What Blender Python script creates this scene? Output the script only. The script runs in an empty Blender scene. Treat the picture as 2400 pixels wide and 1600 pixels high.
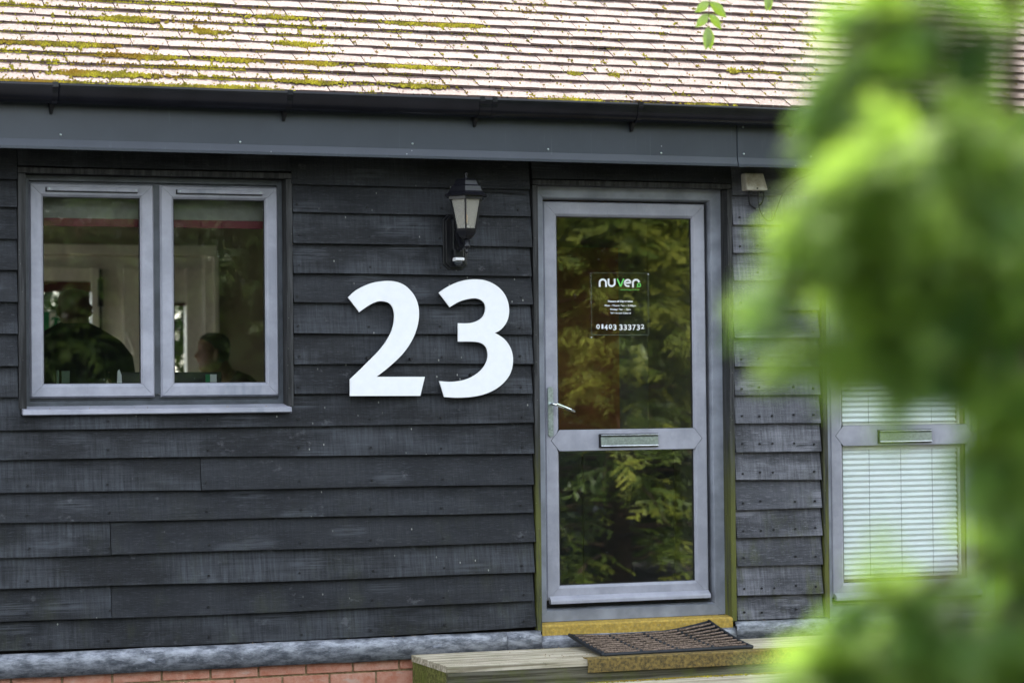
import bpy, bmesh, math, random
import numpy as np
from mathutils import Vector, Matrix
random.seed(7); RNG = np.random.default_rng(7)
sc = bpy.context.scene
COL = sc.collection
R = math.radians

# ------------------------------------------------------------------ camera
CAM = np.array([-4.0698, -10.8995, 1.5041])
CR = np.array([0.94022247, -0.34041515, -0.00996163])
CU = np.array([0.0016701, -0.02464145, 0.99969496])
CF = np.array([0.34055678, 0.9399523, 0.02259992])
cd = bpy.data.cameras.new('camera'); cam = bpy.data.objects.new('camera', cd); COL.objects.link(cam)
cd.lens = 85.0; cd.sensor_width = 36.0; cd.clip_start = 0.05; cd.clip_end = 400
cd.dof.use_dof = True; cd.dof.focus_distance = 11.35; cd.dof.aperture_fstop = 1.85; cd.dof.aperture_blades = 9
cam.matrix_world = Matrix(((CR[0], CU[0], -CF[0], CAM[0]), (CR[1], CU[1], -CF[1], CAM[1]), (CR[2], CU[2], -CF[2], CAM[2]), (0, 0, 0, 1)))
sc.camera = cam
FPX = 5667.0
def ray(px, py):
    return (px-1200)/FPX*CR - (py-800)/FPX*CU + CF
def W(px, py, y=0.0):            # measuring aid: a photo pixel taken onto the plane y = const
    d = ray(px, py); q = CAM + d*((y-CAM[1])/d[1]); return Vector(q)
def DP(px, py, dist):            # the same at a distance from the lens
    return Vector(CAM + ray(px, py)*dist)

# ------------------------------------------------------------------ world, sun, exposure
SUN_EL, SUN_AZ = R(51), R(22)     # sun stands behind the building, a little to the right
w = bpy.data.worlds.new('World'); sc.world = w; w.use_nodes = True
nt = w.node_tree; bg = nt.nodes['Background']; sky = nt.nodes.new('ShaderNodeTexSky')
sky.sky_type = 'NISHITA'; sky.sun_disc = False; sky.sun_elevation = SUN_EL; sky.sun_rotation = SUN_AZ
sky.dust_density = 2.0; sky.air_density = 1.2
hs = nt.nodes.new('ShaderNodeHueSaturation'); hs.inputs['Saturation'].default_value = .42   # sky desaturated to stand in for a camera white balance
nt.links.new(sky.outputs[0], hs.inputs['Color']); nt.links.new(hs.outputs[0], bg.inputs[0]); bg.inputs[1].default_value = 0.15
sl = bpy.data.lights.new('sun', 'SUN'); so = bpy.data.objects.new('sun', sl); COL.objects.link(so)
sl.energy = 2.3; sl.angle = R(0.53); sl.color = (1, .95, .86)
sd = Vector((math.sin(SUN_AZ)*math.cos(SUN_EL), math.cos(SUN_AZ)*math.cos(SUN_EL), math.sin(SUN_EL)))
so.rotation_euler = sd.to_track_quat('Z', 'Y').to_euler(); so.location = (0, 0, 12)
sc.view_settings.view_transform = 'Standard'; sc.view_settings.look = 'None'
sc.view_settings.gamma = 1.0; sc.view_settings.exposure = 2.65
sc.view_settings.use_curve_mapping = False
sc.render.engine = 'CYCLES'
sc.cycles.use_denoising = True
sc.cycles.max_bounces = 9; sc.cycles.transparent_max_bounces = 24; sc.cycles.sample_clamp_indirect = 6
sc.cycles.caustics_reflective = False; sc.cycles.caustics_refractive = False

# ------------------------------------------------------------------ object helpers
def link(o, parent=None):
    COL.objects.link(o)
    if parent is not None: o.parent = parent
    return o
def empty(name, loc=(0, 0, 0), rz=0, **k):
    o = bpy.data.objects.new(name, None); o.location = loc; o.rotation_euler = (0, 0, rz); link(o)
    o.empty_display_size = .1
    for a, b in k.items(): o[a] = b
    return o
def tag(o, label=None, category=None, group=None, kind=None):
    for a, b in (('label', label), ('category', category), ('group', group), ('kind', kind)):
        if b: o[a] = b
    return o
class MB:
    """collects polygons; build() links them as one mesh object"""
    def __init__(s): s.v = []; s.f = []; s.m = []; s.cur = 0
    def add(s, vs, fs):
        n = len(s.v); s.v += [tuple(p) for p in vs]; s.f += [tuple(i+n for i in f) for f in fs]; s.m += [s.cur]*len(fs)
    def box(s, x0, x1, y0, y1, z0, z1):
        s.hexa([(x0, y0, z0), (x1, y0, z0), (x1, y1, z0), (x0, y1, z0)], [(x0, y0, z1), (x1, y0, z1), (x1, y1, z1), (x0, y1, z1)])
    def hexa(s, lo, hi):
        s.add(list(lo)+list(hi), [(3, 2, 1, 0), (4, 5, 6, 7), (0, 1, 5, 4), (1, 2, 6, 5), (2, 3, 7, 6), (3, 0, 4, 7)])
    def prism(s, poly, y0, y1):          # poly = [(x,z)] anticlockwise seen from -y
        n = len(poly)
        s.add([(x, y0, z) for x, z in poly]+[(x, y1, z) for x, z in poly],
              [tuple(range(n)), tuple(range(2*n-1, n-1, -1))]+[(i, i+n, (i+1) % n+n, (i+1) % n) for i in range(n)])
    def extr(s, prof, x0, x1, close=True):  # prof = [(y,z)] swept along x
        n = len(prof); e = n if close else n-1
        fs = [(i, (i+1) % n, (i+1) % n+n, i+n) for i in range(e)]
        if close: fs += [tuple(range(n-1, -1, -1)), tuple(range(n, 2*n))]
        s.add([(x0, y, z) for y, z in prof]+[(x1, y, z) for y, z in prof], fs)
    def tube(s, pts, rad, n=8, cap=True):
        pts = [Vector(p) for p in pts]; N = len(pts)
        if not hasattr(rad, '__len__'): rad = [rad]*N
        vs = []; up = Vector((.13, .21, .97))
        for i, p in enumerate(pts):
            d = (pts[min(i+1, N-1)]-pts[max(i-1, 0)]).normalized()
            a = d.cross(up)
            if a.length < .15: a = d.cross(Vector((1, 0, 0)))
            a.normalize(); b = d.cross(a)
            for k in range(n):
                t = 2*math.pi*k/n; vs.append(p+a*math.cos(t)*rad[i]+b*math.sin(t)*rad[i])
        fs = [(i*n+k, i*n+(k+1) % n, (i+1)*n+(k+1) % n, (i+1)*n+k) for i in range(N-1) for k in range(n)]
        if cap: fs += [tuple(range(n-1, -1, -1)), tuple(range((N-1)*n, N*n))]
        s.add(vs, fs)
    def lathe(s, prof, c, n=12, rot=0):     # prof = [(r,z)] round a vertical axis at c
        vs = [(c[0]+r*math.cos(2*math.pi*k/n+rot), c[1]+r*math.sin(2*math.pi*k/n+rot), c[2]+z) for r, z in prof for k in range(n)]
        N = len(prof)
        fs = [(i*n+k, i*n+(k+1) % n, (i+1)*n+(k+1) % n, (i+1)*n+k) for i in range(N-1) for k in range(n)]
        fs += [tuple(range(n-1, -1, -1)), tuple(range((N-1)*n, N*n))]
        s.add(vs, fs)
    def build(s, name, mats, parent=None, smooth=False, bevel=0, loc=None):
        me = bpy.data.meshes.new(name); me.from_pydata(s.v, [], s.f)
        if not isinstance(mats, (list, tuple)): mats = [mats]
        for m in mats: me.materials.append(m)
        if len(mats) > 1: me.polygons.foreach_set('material_index', s.m)
        if smooth: me.polygons.foreach_set('use_smooth', [True]*len(me.polygons))
        me.update(); o = bpy.data.objects.new(name, me); link(o, parent)
        if loc is not None: o.location = loc
        if bevel:
            b = o.modifiers.new('bevel', 'BEVEL'); b.width = bevel; b.segments = 2; b.limit_method = 'ANGLE'; b.angle_limit = R(35)
        return o

# ------------------------------------------------------------------ material helpers
class NT:
    def __init__(s, name):
        s.mat = bpy.data.materials.new(name); s.mat.use_nodes = True; s.t = s.mat.node_tree
        s.b = s.t.nodes['Principled BSDF']; s.out = s.t.nodes['Material Output']
    def n(s, t, **k):
        x = s.t.nodes.new('ShaderNode'+t)
        for a, b in k.items(): setattr(x, a, b)
        return x
    def l(s, a, b): s.t.links.new(a, b)
    def set(s, node, key, v):
        if isinstance(v, bpy.types.NodeSocket): s.l(v, node.inputs[key])
        else:
            if isinstance(v, tuple) and len(v) == 3 and node.inputs[key].type == 'RGBA': v = (*v, 1)
            node.inputs[key].default_value = v
    def vec(s, scale=(1, 1, 1), rnd=7.0, coord='Object', rot=(0, 0, 0)):
        tc = s.n('TexCoord'); mp = s.n('Mapping'); mp.inputs['Scale'].default_value = scale; mp.inputs['Rotation'].default_value = rot
        s.l(tc.outputs[coord], mp.inputs['Vector'])
        if rnd:
            oi = s.n('ObjectInfo'); mu = s.n('VectorMath', operation='SCALE'); mu.inputs[0].default_value = (37.1, 11.7, 23.3)
            m2 = s.n('Math', operation='MULTIPLY'); s.l(oi.outputs['Random'], m2.inputs[0]); m2.inputs[1].default_value = rnd
            s.l(m2.outputs[0], mu.inputs['Scale']); ad = s.n('VectorMath', operation='ADD')
            s.l(mp.outputs[0], ad.inputs[0]); s.l(mu.outputs[0], ad.inputs[1]); return ad.outputs[0]
        return mp.outputs[0]
    def noise(s, vec, scale, detail=4, rough=.55, dist=0):
        x = s.n('TexNoise'); s.l(vec, x.inputs['Vector']); x.inputs['Scale'].default_value = scale
        x.inputs['Detail'].default_value = detail; x.inputs['Roughness'].default_value = rough; x.inputs['Distortion'].default_value = dist
        return x.outputs['Fac']
    def vor(s, vec, scale, feature='F1', rand=1):
        x = s.n('TexVoronoi'); x.feature = feature; s.l(vec, x.inputs['Vector']); x.inputs['Scale'].default_value = scale
        x.inputs['Randomness'].default_value = rand; return x.outputs['Distance']
    def vor2(s, vec, scale, rand=1):
        x = s.n('TexVoronoi'); x.voronoi_dimensions = '2D'; s.l(vec, x.inputs['Vector']); x.inputs['Scale'].default_value = scale
        x.inputs['Randomness'].default_value = rand; return x.outputs['Distance']
    def step(s, f, a, b, o0=0., o1=1.):
        x = s.n('MapRange'); x.interpolation_type = 'SMOOTHSTEP'; s.l(f, x.inputs[0])
        for i, v in ((1, a), (2, b), (3, o0), (4, o1)): x.inputs[i].default_value = v
        return x.outputs[0]
    def math(s, op, a, b=0.):
        x = s.n('Math', operation=op)
        for i, v in ((0, a), (1, b)):
            if isinstance(v, bpy.types.NodeSocket): s.l(v, x.inputs[i])
            else: x.inputs[i].default_value = v
        return x.outputs[0]
    def mix(s, f, a, b, mode='MIX'):
        x = s.n('Mix', data_type='RGBA'); x.blend_type = mode
        for k, v in ((0, f), (6, a), (7, b)):
            if isinstance(v, bpy.types.NodeSocket): s.l(v, x.inputs[k])
            else: x.inputs[k].default_value = (*v, 1) if isinstance(v, tuple) and len(v) == 3 else v
        return x.outputs[2]
    def z(s, i=2):
        g = s.n('NewGeometry'); x = s.n('SeparateXYZ'); s.l(g.outputs['Position'], x.inputs[0]); return x.outputs[i]
    def rnd(s): return s.n('ObjectInfo').outputs['Random']
    def bump(s, h, strength=.3, dist=.01):
        x = s.n('Bump'); x.inputs['Strength'].default_value = strength; x.inputs['Distance'].default_value = dist
        s.l(h, x.inputs['Height']); s.l(x.outputs[0], s.b.inputs['Normal'])
    def fin(s, col, rough=.6, spec=.4, metal=0.):
        s.set(s.b, 'Base Color', col); s.set(s.b, 'Roughness', rough); s.set(s.b, 'Specular IOR Level', spec); s.set(s.b, 'Metallic', metal)
        return s.mat
def plain(name, col, rough=.6, spec=.4, metal=0., var=.15, sc_=30, bump=0):
    m = NT(name); v = m.vec(); f = m.noise(v, sc_, 5)
    c = m.mix(m.step(f, .3, .7), tuple(x*(1-var) for x in col), tuple(min(1, x*(1+var)) for x in col))
    if bump: m.bump(f, bump, .004)
    return m.fin(c, rough, spec, metal)

def board_mat(name, dark, light, algae):
    m = NT(name); v = m.vec((1, 1, 1)); zc = m.z(2); xc = m.z(0)
    saw = m.noise(m.vec((85, 20, 5)), 1, 3, .6)             # upright saw marks
    saw2 = m.noise(m.vec((240, 20, 9)), 1, 2, .6)
    grain = m.noise(m.vec((2.2, 10, 120)), 1, 4, .6, 1.2)   # grain along the board
    blotch = m.noise(v, 5, 4, .6)
    patch = m.step(m.noise(m.vec((2.2, 2, 6), 13), 1, 3), .35, .65, .12, 1)
    f = m.math('ADD', m.math('MULTIPLY', m.math('MULTIPLY', saw, patch), .50), m.math('MULTIPLY', saw2, .16))
    f = m.math('ADD', f, m.math('MULTIPLY', grain, .30)); f = m.math('ADD', f, m.math('MULTIPLY', blotch, .3))
    c = m.mix(m.step(f, .33, .92), dark, light)
    c = m.mix(m.step(m.rnd(), 0, 1, 0, .75), c, tuple(x*2.4 for x in dark))
    kn = m.vor2(m.vec((1.7, 1, 5.0), rot=(R(90), 0, 0)), 1.0)                       # knots
    kd = m.math('ADD', kn, m.math('MULTIPLY', m.noise(v, 60, 3), .05)); c = m.mix(m.step(kd, .045, .085, .9, 0), c, (.006, .006, .007))
    ring = m.step(kn, .10, .19, .55, 0); c = m.mix(m.math('MULTIPLY', ring, m.step(grain, .4, .6)), c, light)
    worn = m.step(m.noise(m.vec((9, 9, 14)), 1, 5, .7), .62, .72)
    c = m.mix(m.math('MULTIPLY', worn, .3), c, (.16, .16, .17))
    sp = m.vor2(m.vec((1, 1, .6), rot=(R(90), 0, 0)), 13); c = m.mix(m.math('MULTIPLY', m.step(sp, .025, .05, .8, 0), m.step(m.noise(v, 3, 3), .57, .64)), c, (.30, .30, .27))
    crk = m.step(m.noise(m.vec((1.2, 4, 260)), 1, 3, .7, .4), .66, .73); c = m.mix(m.math('MULTIPLY', crk, .75), c, (.004, .004, .005))
    fib = m.noise(m.vec((26, 10, 330)), 1, 2, .6); c = m.mix(m.math('MULTIPLY', m.step(fib, .56, .72), .45), c, light)      # specks of dust and droppings
    al = m.noise(m.vec((7, 7, 3)), 1, 5, .7)
    low = m.step(zc, .45, 1.35, algae, 0.0)
    c = m.mix(m.math('MULTIPLY', m.step(al, .48, .68), low), c, (.085, .10, .018))
    m.bump(m.math('ADD', f, m.math('MULTIPLY', fib, .4)), .9, .005)
    return m.fin(c, m.step(blotch, .3, .7, .5, .75), .28)
BOARD = board_mat('stained_board', (.0055, .006, .0072), (.068, .074, .084), .10)
BOARD2 = board_mat('weathered_board', (.026, .027, .031), (.25, .252, .28), .5)
def trim_mat():
    m = NT('stained_trim'); v = m.vec((1, 1, 1)); g = m.noise(m.vec((60, 60, 4)), 1, 4)
    c = m.mix(m.step(g, .35, .7), (.012, .012, .012), (.055, .055, .055))
    al = m.noise(m.vec((30, 30, 2.5)), 1, 5, .7)
    c = m.mix(m.math('MULTIPLY', m.step(al, .30, .58), m.step(m.z(2), .7, 1.5, 1.0, 0.0)), c, (.105, .112, .022))
    c = m.mix(m.step(m.vor(v, 45), .05, .08, .6, 0), c, (.35, .35, .3))
    m.bump(g, .5, .003); return m.fin(c, .7, .3)
TRIM = trim_mat()
def upvc():
    m = NT('grey_upvc'); v = m.vec(); n = m.noise(v, 6, 5, .65); n2 = m.noise(m.vec((40, 40, 6)), 1, 4)
    c = m.mix(m.step(n, .35, .7), (.28, .285, .325), (.38, .38, .43))
    c = m.mix(m.step(n2, .62, .75, 0, .35), c, (.16, .19, .22))
    c = m.mix(m.step(m.noise(m.vec((4, 4, 1.3)), 1, 4, .7), .58, .70, 0, .55), c, (.15, .18, .21))
    c = m.mix(m.step(m.vor(v, 38), .035, .06, .5, 0), c, (.08, .08, .08))
    m.bump(m.noise(v, 300, 2), .06, .001)
    return m.fin(c, m.step(n, .3, .7, .32, .5), .45)
UPVC = upvc()
FRAME = plain('anthracite_frame', (.055, .062, .072), .42, .5, var=.3, sc_=12)
DOORFRAME = plain('grey_door_frame', (.235, .25, .285), .4, .45, var=.25, sc_=7)
RUBBER = plain('black_gasket', (.008, .008, .009), .6)
BLACK = plain('black_void', (.012, .011, .011), .9, .1)
LEAD = NT('lead_sheet')
_v = LEAD.vec(); _n = LEAD.noise(LEAD.vec((11, 9, 34)), 1, 7, .75, .1); _n2 = LEAD.noise(_v, 40, 5, .7)
_c = LEAD.mix(LEAD.step(_n, .35, .68), (.075, .082, .098), (.36, .375, .41))
_c = LEAD.mix(LEAD.step(_n2, .6, .75, 0, .7), _c, (.50, .52, .56))
_c = LEAD.mix(LEAD.step(LEAD.z(0), .6, 2.2, 0, .25), _c, (.22, .26, .15))
LEAD.bump(_n2, .3, .003); LEAD = LEAD.fin(_c, .5, .5, .25)
FASCIA = NT('anthracite_fascia')
_v = FASCIA.vec(); _n = FASCIA.noise(_v, 3, 5, .6); _c = FASCIA.mix(FASCIA.step(_n, .3, .7), (.020, .026, .035), (.029, .036, .047))
_c = FASCIA.mix(FASCIA.step(FASCIA.vor(_v, 11), .02, .045, .8, 0), _c, (.3, .32, .33))
_c = FASCIA.mix(FASCIA.step(FASCIA.noise(FASCIA.vec((60, 60, 3)), 1, 4), .62, .8, 0, .3), _c, (.12, .14, .15))
FASCIA = FASCIA.fin(_c, .38, .5)
GUTTER = plain('black_gutter', (.006, .006, .008), .22, .32, var=.3, sc_=8)
def brickm():
    m = NT('red_brick'); v = m.vec(); n = m.noise(v, 22, 5, .7); n2 = m.noise(v, 120, 3, .7)
    c = m.mix(m.step(n, .3, .7), (.46, .18, .11), (.58, .32, .23)); c = m.mix(m.step(m.rnd(), 0, 1, 0, .35), c, (.42, .14, .08))
    c = m.mix(m.step(m.noise(m.vec((14, 14, 30)), 1, 4), .58, .75, 0, .6), c, (.52, .40, .33))
    m.bump(n2, .5, .004); return m.fin(c, .85, .2)
BRICK = brickm()
MORTAR = plain('sandy_mortar', (.36, .27, .15), .95, .1, var=.3, sc_=60, bump=.6)
def tilem():
    m = NT('clay_roof_tile'); v = m.vec(rnd=31); n = m.noise(v, 9, 5, .65); n2 = m.noise(v, 70, 4, .7)
    c = m.mix(m.step(n, .3, .7), (.108, .068, .057), (.155, .108, .094)); c = m.mix(m.step(m.rnd(), 0, 1, 0, .7), c, (.098, .062, .054))
    sp = m.vor2(v, 24); c = m.mix(m.step(sp, .09, .13, .95, 0), c, (.022, .020, .014))
    sp2 = m.vor2(m.vec((1, 1, 1), 17), 25); c = m.mix(m.step(sp2, .07, .12, .7, 0), c, (.24, .235, .21))
    c = m.mix(m.step(n2, .62, .74, 0, .5), c, (.075, .055, .035))
    m.bump(n2, .5, .004); return m.fin(c, .82, .25)
TILE = tilem()
def mossm():
    m = NT('moss'); v = m.vec(rnd=0); n = m.noise(v, 14, 4); n2 = m.noise(v, 150, 3)
    c = m.mix(m.step(n, .35, .65), (.15, .135, .014), (.44, .39, .025)); c = m.mix(m.step(n2, .4, .7), c, (.17, .12, .03))
    c = m.mix(m.step(m.noise(v, 3.3, 3), .5, .68), c, (.24, .15, .02))
    m.bump(n2, .8, .006); return m.fin(c, .95, .1)
MOSS = mossm()
def woodm(name, a, b, green, gz=(0, 0)):
    m = NT(name); g = m.noise(m.vec((1.5, 60, 60)), 1, 5, .65, .5); v = m.vec(); n = m.noise(v, 7, 5, .65)
    c = m.mix(m.step(g, .38, .62), a, b); c = m.mix(m.step(n, .42, .7, 0, green), c, (.10, .115, .02))
    c = m.mix(m.step(m.noise(v, 45, 4, .7), .6, .72, 0, .5), c, (.05, .045, .035))
    m.bump(g, .6, .004); return m.fin(c, .85, .2)
DECK = woodm('weathered_decking', (.24, .205, .14), (.56, .50, .385), .25)
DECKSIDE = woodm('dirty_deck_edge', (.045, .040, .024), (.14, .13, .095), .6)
DECKEND = woodm('algae_green_timber', (.06, .062, .014), (.17, .17, .05), .9)
def gritm(name, a, b, dirt):
    m = NT(name); v = m.vec(rnd=0); n = m.noise(v, 150, 3, .7); n2 = m.noise(v, 75, 5, .8)
    c = m.mix(m.step(n, .3, .7), a, b); c = m.mix(m.step(n2, .40, .62, 0, dirt), c, (.055, .045, .02))
    m.bump(n, 1, .004); return m.fin(c, .75, .3)
YEL = gritm('yellow_grit_nosing', (.42, .26, .035), (.66, .47, .11), .5)
YELD = gritm('dirty_yellow_nosing', (.15, .10, .028), (.36, .25, .07), .95)
WHITE = plain('white_acrylic', (.86, .86, .86), .35, .5, var=.02)
PVCW = plain('white_interior_frame', (.82, .80, .76), .4, var=.06)
CHROME = plain('chrome', (.62, .66, .66), .16, .5, 1.0, var=.15, sc_=50)
CHROMED = plain('worn_steel', (.42, .48, .465), .42, .5, 1.0, var=.18, sc_=90)
BLACKGLOSS = plain('black_lantern_metal', (.007, .007, .009), .28, .4, var=.2)
RUB = plain('rubber_mat_edge', (.009, .011, .014), .55, .4, var=.3, sc_=40)
RIB = plain('coir_rib', (.17, .125, .095), .95, .1, var=.55, sc_=120, bump=.8)
PLAST = NT('aged_cream_plastic'); _v = PLAST.vec(); _c = PLAST.mix(PLAST.step(PLAST.noise(_v, 14, 5, .7), .45, .7), (.58, .55, .46), (.36, .31, .22))
PLAST = PLAST.fin(_c, .5, .4)
MAROON = plain('maroon_fabric', (.085, .005, .011), .7, var=.1)
GREYFAB = plain('grey_blind_fabric', (.13, .125, .105), .8, var=.1)
SKIN = plain('skin', (.20, .105, .07), .55, var=.1); HAIR = plain('dark_hair', (.02, .014, .01), .6)
SHIRT = plain('dark_shirt', (.012, .015, .014), .8); SHIRT2 = plain('brown_shirt', (.07, .05, .04), .8); TROU = plain('dark_trousers', (.02, .02, .025), .85)
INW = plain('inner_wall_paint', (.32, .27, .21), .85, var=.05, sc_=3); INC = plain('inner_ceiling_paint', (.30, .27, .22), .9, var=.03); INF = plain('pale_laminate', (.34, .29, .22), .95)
BROWN = plain('brown_wood_panel', (.26, .085, .022), .5, var=.25, sc_=6)
BARK = woodm('bark', (.045, .030, .02), (.13, .085, .055), .2)
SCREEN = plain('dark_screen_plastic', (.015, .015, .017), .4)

def glassm(name, r0=.065, tint=(.93, .96, .94), wav=.0):
    m = NT(name); m.t.nodes.remove(m.b)
    lw = m.n('LayerWeight'); lw.inputs[0].default_value = .5
    f = m.math('POWER', lw.outputs['Facing'], 5.0); f = m.math('MULTIPLY_ADD' if False else 'MULTIPLY', f, 1-r0); f = m.math('ADD', f, r0)
    tr = m.n('BsdfTransparent'); tr.inputs[0].default_value = (*tint, 1)
    gl = m.n('BsdfGlossy'); gl.inputs['Roughness'].default_value = 0.0; gl.inputs[0].default_value = (1, 1, 1, 1)
    if wav:
        b = m.n('Bump'); b.inputs['Strength'].default_value = wav; b.inputs['Distance'].default_value = .02
        m.l(m.noise(m.vec(rnd=3), 2.2, 1), b.inputs['Height']); m.l(b.outputs[0], gl.inputs['Normal'])
    ms = m.n('MixShader'); m.l(f, ms.inputs[0]); m.l(tr.outputs[0], ms.inputs[1]); m.l(gl.outputs[0], ms.inputs[2])
    sm = m.n('BsdfDiffuse'); sm.inputs[0].default_value = (.6, .62, .6, 1)       # thin dirt film and small marks
    ms2 = m.n('MixShader'); v = m.vec(rnd=5)
    d = m.math('ADD', m.step(m.vor(v, 14), .015, .03, .6, 0), m.step(m.noise(m.vec((30, 30, 2.0)), 1, 4, .7), .6, .85, .001, .012))
    m.l(d, ms2.inputs[0]); m.l(ms.outputs[0], ms2.inputs[1]); m.l(sm.outputs[0], ms2.inputs[2]); m.l(ms2.outputs[0], m.out.inputs[0])
    return m.mat
GLASS = glassm('window_glass', .036, (.96, .98, .97), wav=.06); GLASSD = glassm('door_glass', .10, wav=.05)
GLASS2 = glassm('bulb_glass', .05, (.93, .91, .85))
LGL = NT('frosted_lantern_glass'); LGL.b.inputs['Transmission Weight'].default_value = .0; LGL.b.inputs['Alpha'].default_value = .42; LGL = LGL.fin((.42, .40, .34), .25, .6)
FILM = glassm('clear_acrylic', .02, (.98, .99, .98))

def leafm(name, dark, mid, lite, trans=.5):
    m = NT(name); m.t.nodes.remove(m.b)
    at = m.n('Attribute'); at.attribute_name = 'tint'; f = at.outputs['Fac']
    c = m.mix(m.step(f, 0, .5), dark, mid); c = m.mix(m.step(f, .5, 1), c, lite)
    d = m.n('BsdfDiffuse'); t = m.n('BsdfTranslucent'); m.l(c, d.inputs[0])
    c2 = m.mix(.5, c, (.9, 1, .45), 'MULTIPLY'); m.l(m.mix(.35, c, lite), t.inputs[0])
    g = m.n('BsdfGlossy'); g.inputs['Roughness'].default_value = .45; g.inputs[0].default_value = (.6, .65, .6, 1)
    ms = m.n('MixShader'); ms.inputs[0].default_value = trans; m.l(d.outputs[0], ms.inputs[1]); m.l(t.outputs[0], ms.inputs[2])
    m3 = m.n('MixShader'); m3.inputs[0].default_value = .05; m.l(ms.outputs[0], m3.inputs[1]); m.l(g.outputs[0], m3.inputs[2])
    m.l(m3.outputs[0], m.out.inputs[0]); return m.mat
LEAF_FG = leafm('conifer_foliage', (.026, .075, .014), (.105, .235, .030), (.27, .41, .050), .64)
LEAF_GOLD = leafm('golden_conifer_foliage', (.022, .05, .010), (.09, .135, .018), (.34, .35, .05), .4)
LEAF_DARK = leafm('dark_conifer_foliage', (.012, .03, .006), (.04, .08, .014), (.10, .15, .025), .35)
LEAF_BRIGHT = leafm('hedge_foliage', (.008, .020, .003), (.028, .060, .006), (.085, .115, .012), .35)
LEAF_ASH = leafm('pinnate_leaf', (.24, .32, .06), (.34, .44, .10), (.44, .54, .15), .6)
def groundm():
    m = NT('asphalt_yard'); v = m.vec(rnd=0); n = m.noise(v, .7, 5); n2 = m.noise(v, 90, 4, .7)
    c = m.mix(m.step(n, .35, .7), (.035, .035, .036), (.060, .059, .058)); c = m.mix(m.step(n2, .5, .7), c, (.10, .10, .098))
    m.bump(n2, .6, .01); return m.fin(c, .9, .2)
GROUND = groundm()

# ------------------------------------------------------------------ ground
g = MB(); g.add([(-90, -120, 0), (90, -120, 0), (90, 90, 0), (-90, 90, 0)], [(0, 1, 2, 3)])
tag(g.build('ground', GROUND), kind='structure')

# ================================================================== BUILDING
BLD = empty('office_building', (0, 0, 0), label='single storey office clad in black featheredge boards under a mossy clay tiled roof', category='building')
XL, XR = -3.6, 4.6
def part(mb, name, mat, parent=BLD, **k): return mb.build(name, mat, parent, **k)

# ---- backing wall with openings
WIN = (-2.44, -1.222, 1.462, 2.52); D1 = (-.002, 1.012, .36, 2.52); D2 = (1.545, 2.552, .34, 2.52)
xs = sorted({XL, XR, WIN[0], WIN[1], D1[0], D1[1], D2[0], D2[1]}); zs = [0, .36, 1.462, 2.52, 2.85]
b = MB()
for i in range(len(xs)-1):
    for k in range(len(zs)-1):
        cx = (xs[i]+xs[i+1])/2; cz = (zs[k]+zs[k+1])/2
        if WIN[0] < cx < WIN[1] and WIN[2] < cz < WIN[3]: continue
        if any(D[0] < cx < D[1] and .36 < cz < D[3] for D in (D1, D2)): continue
        b.box(xs[i], xs[i+1], 0.0, .14, zs[k], zs[k+1])
part(b, 'wall', BLACK)
CLAD = MB(); CLAD.box(XL, XR, .001, .012, 2.60, 2.85); CLAD = part(CLAD, 'cladding', BLACK)

# ---- featheredge boards: measured lower edges at the left and right of every stretch
Lz = [2.491, 2.371, 2.226, 2.086, 1.946, 1.806, 1.662, 1.520, 1.377, 1.246, 1.099, .964, .812, .675, .527, .398]
Mz = [2.495, 2.368, 2.226, 2.084, 1.948, 1.806, 1.665, 1.524, 1.375, 1.240, 1.090, .954, .807, .662, .522, .385]
Rz = [2.496, 2.364, 2.219, 2.079, 1.942, 1.797, 1.660, 1.517, 1.377, 1.228, 1.083, .948, .805, .662, .528, .400]
Sz = [2.492, 2.342, 2.201, 2.067, 1.918, 1.780, 1.638, 1.498, 1.360, 1.217, 1.080, .932, .796, .655, .510, .392]
S2z = [2.494, 2.343, 2.203, 2.067, 1.919, 1.778, 1.636, 1.498, 1.354, 1.214, 1.073, .932, .793, .650, .504, .387]
def zrow(row, x):
    if x < -1.2:
        t = max(-.4, (x+2.548)/1.349); return Lz[row]*(1-t)+Mz[row]*t
    if x < .5:
        t = min(1.05, (x+1.199)/1.16); return Mz[row]*(1-t)+Rz[row]*t
    if x < 2.0:
        t = (x-1.055)/.459; return Sz[row]*(1-t)+S2z[row]*t
    return S2z[row]+.003*math.sin(row*3.1)
def board(x0, x1, row, mat, zlo=None, notch=None):
    """one featheredge board, thick edge down, its top tucked under the board above"""
    cuts = [x0, x1]
    if notch: cuts = [x0, notch[0], notch[1], x1]
    else:
        n = max(1, int((x1-x0)/.35)); cuts = [x0+(x1-x0)*i/n for i in range(n+1)]
    m = MB()
    jz = random.uniform(-.0015, .0015); jy = random.uniform(-.002, .002)
    for i in range(len(cuts)-1):
        a, c = cuts[i], cuts[i+1]; lo = []; hi = []
        for x in (a, c):
            zb = (zrow(row, x) if zlo is None else zlo)+jz+.0018*math.sin(x*4.1+row*1.7)
            zt = (zrow(row-1, x)+.02) if row > 0 else 2.70
            zt0 = zt
            if notch and notch[0] <= a and c <= notch[1]: zt = notch[2]
            k = (zt-zb)/(zt0-zb)
            lo.append((zb, -.034+jy, -.012)); hi.append((zt, (-.034+jy)*(1-k)-.006*k, -.012*(1-k)-.001*k))
        m.hexa([(a, lo[0][1], lo[0][0]), (c, lo[1][1], lo[1][0]), (c, lo[1][2], lo[1][0]), (a, lo[0][2], lo[0][0])],
               [(a, hi[0][1], hi[0][0]), (c, hi[1][1], hi[1][0]), (c, hi[1][2], hi[1][0]), (a, hi[0][2], hi[0][0])])
    return m.build('board', mat, CLAD)
G = .0015
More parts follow.
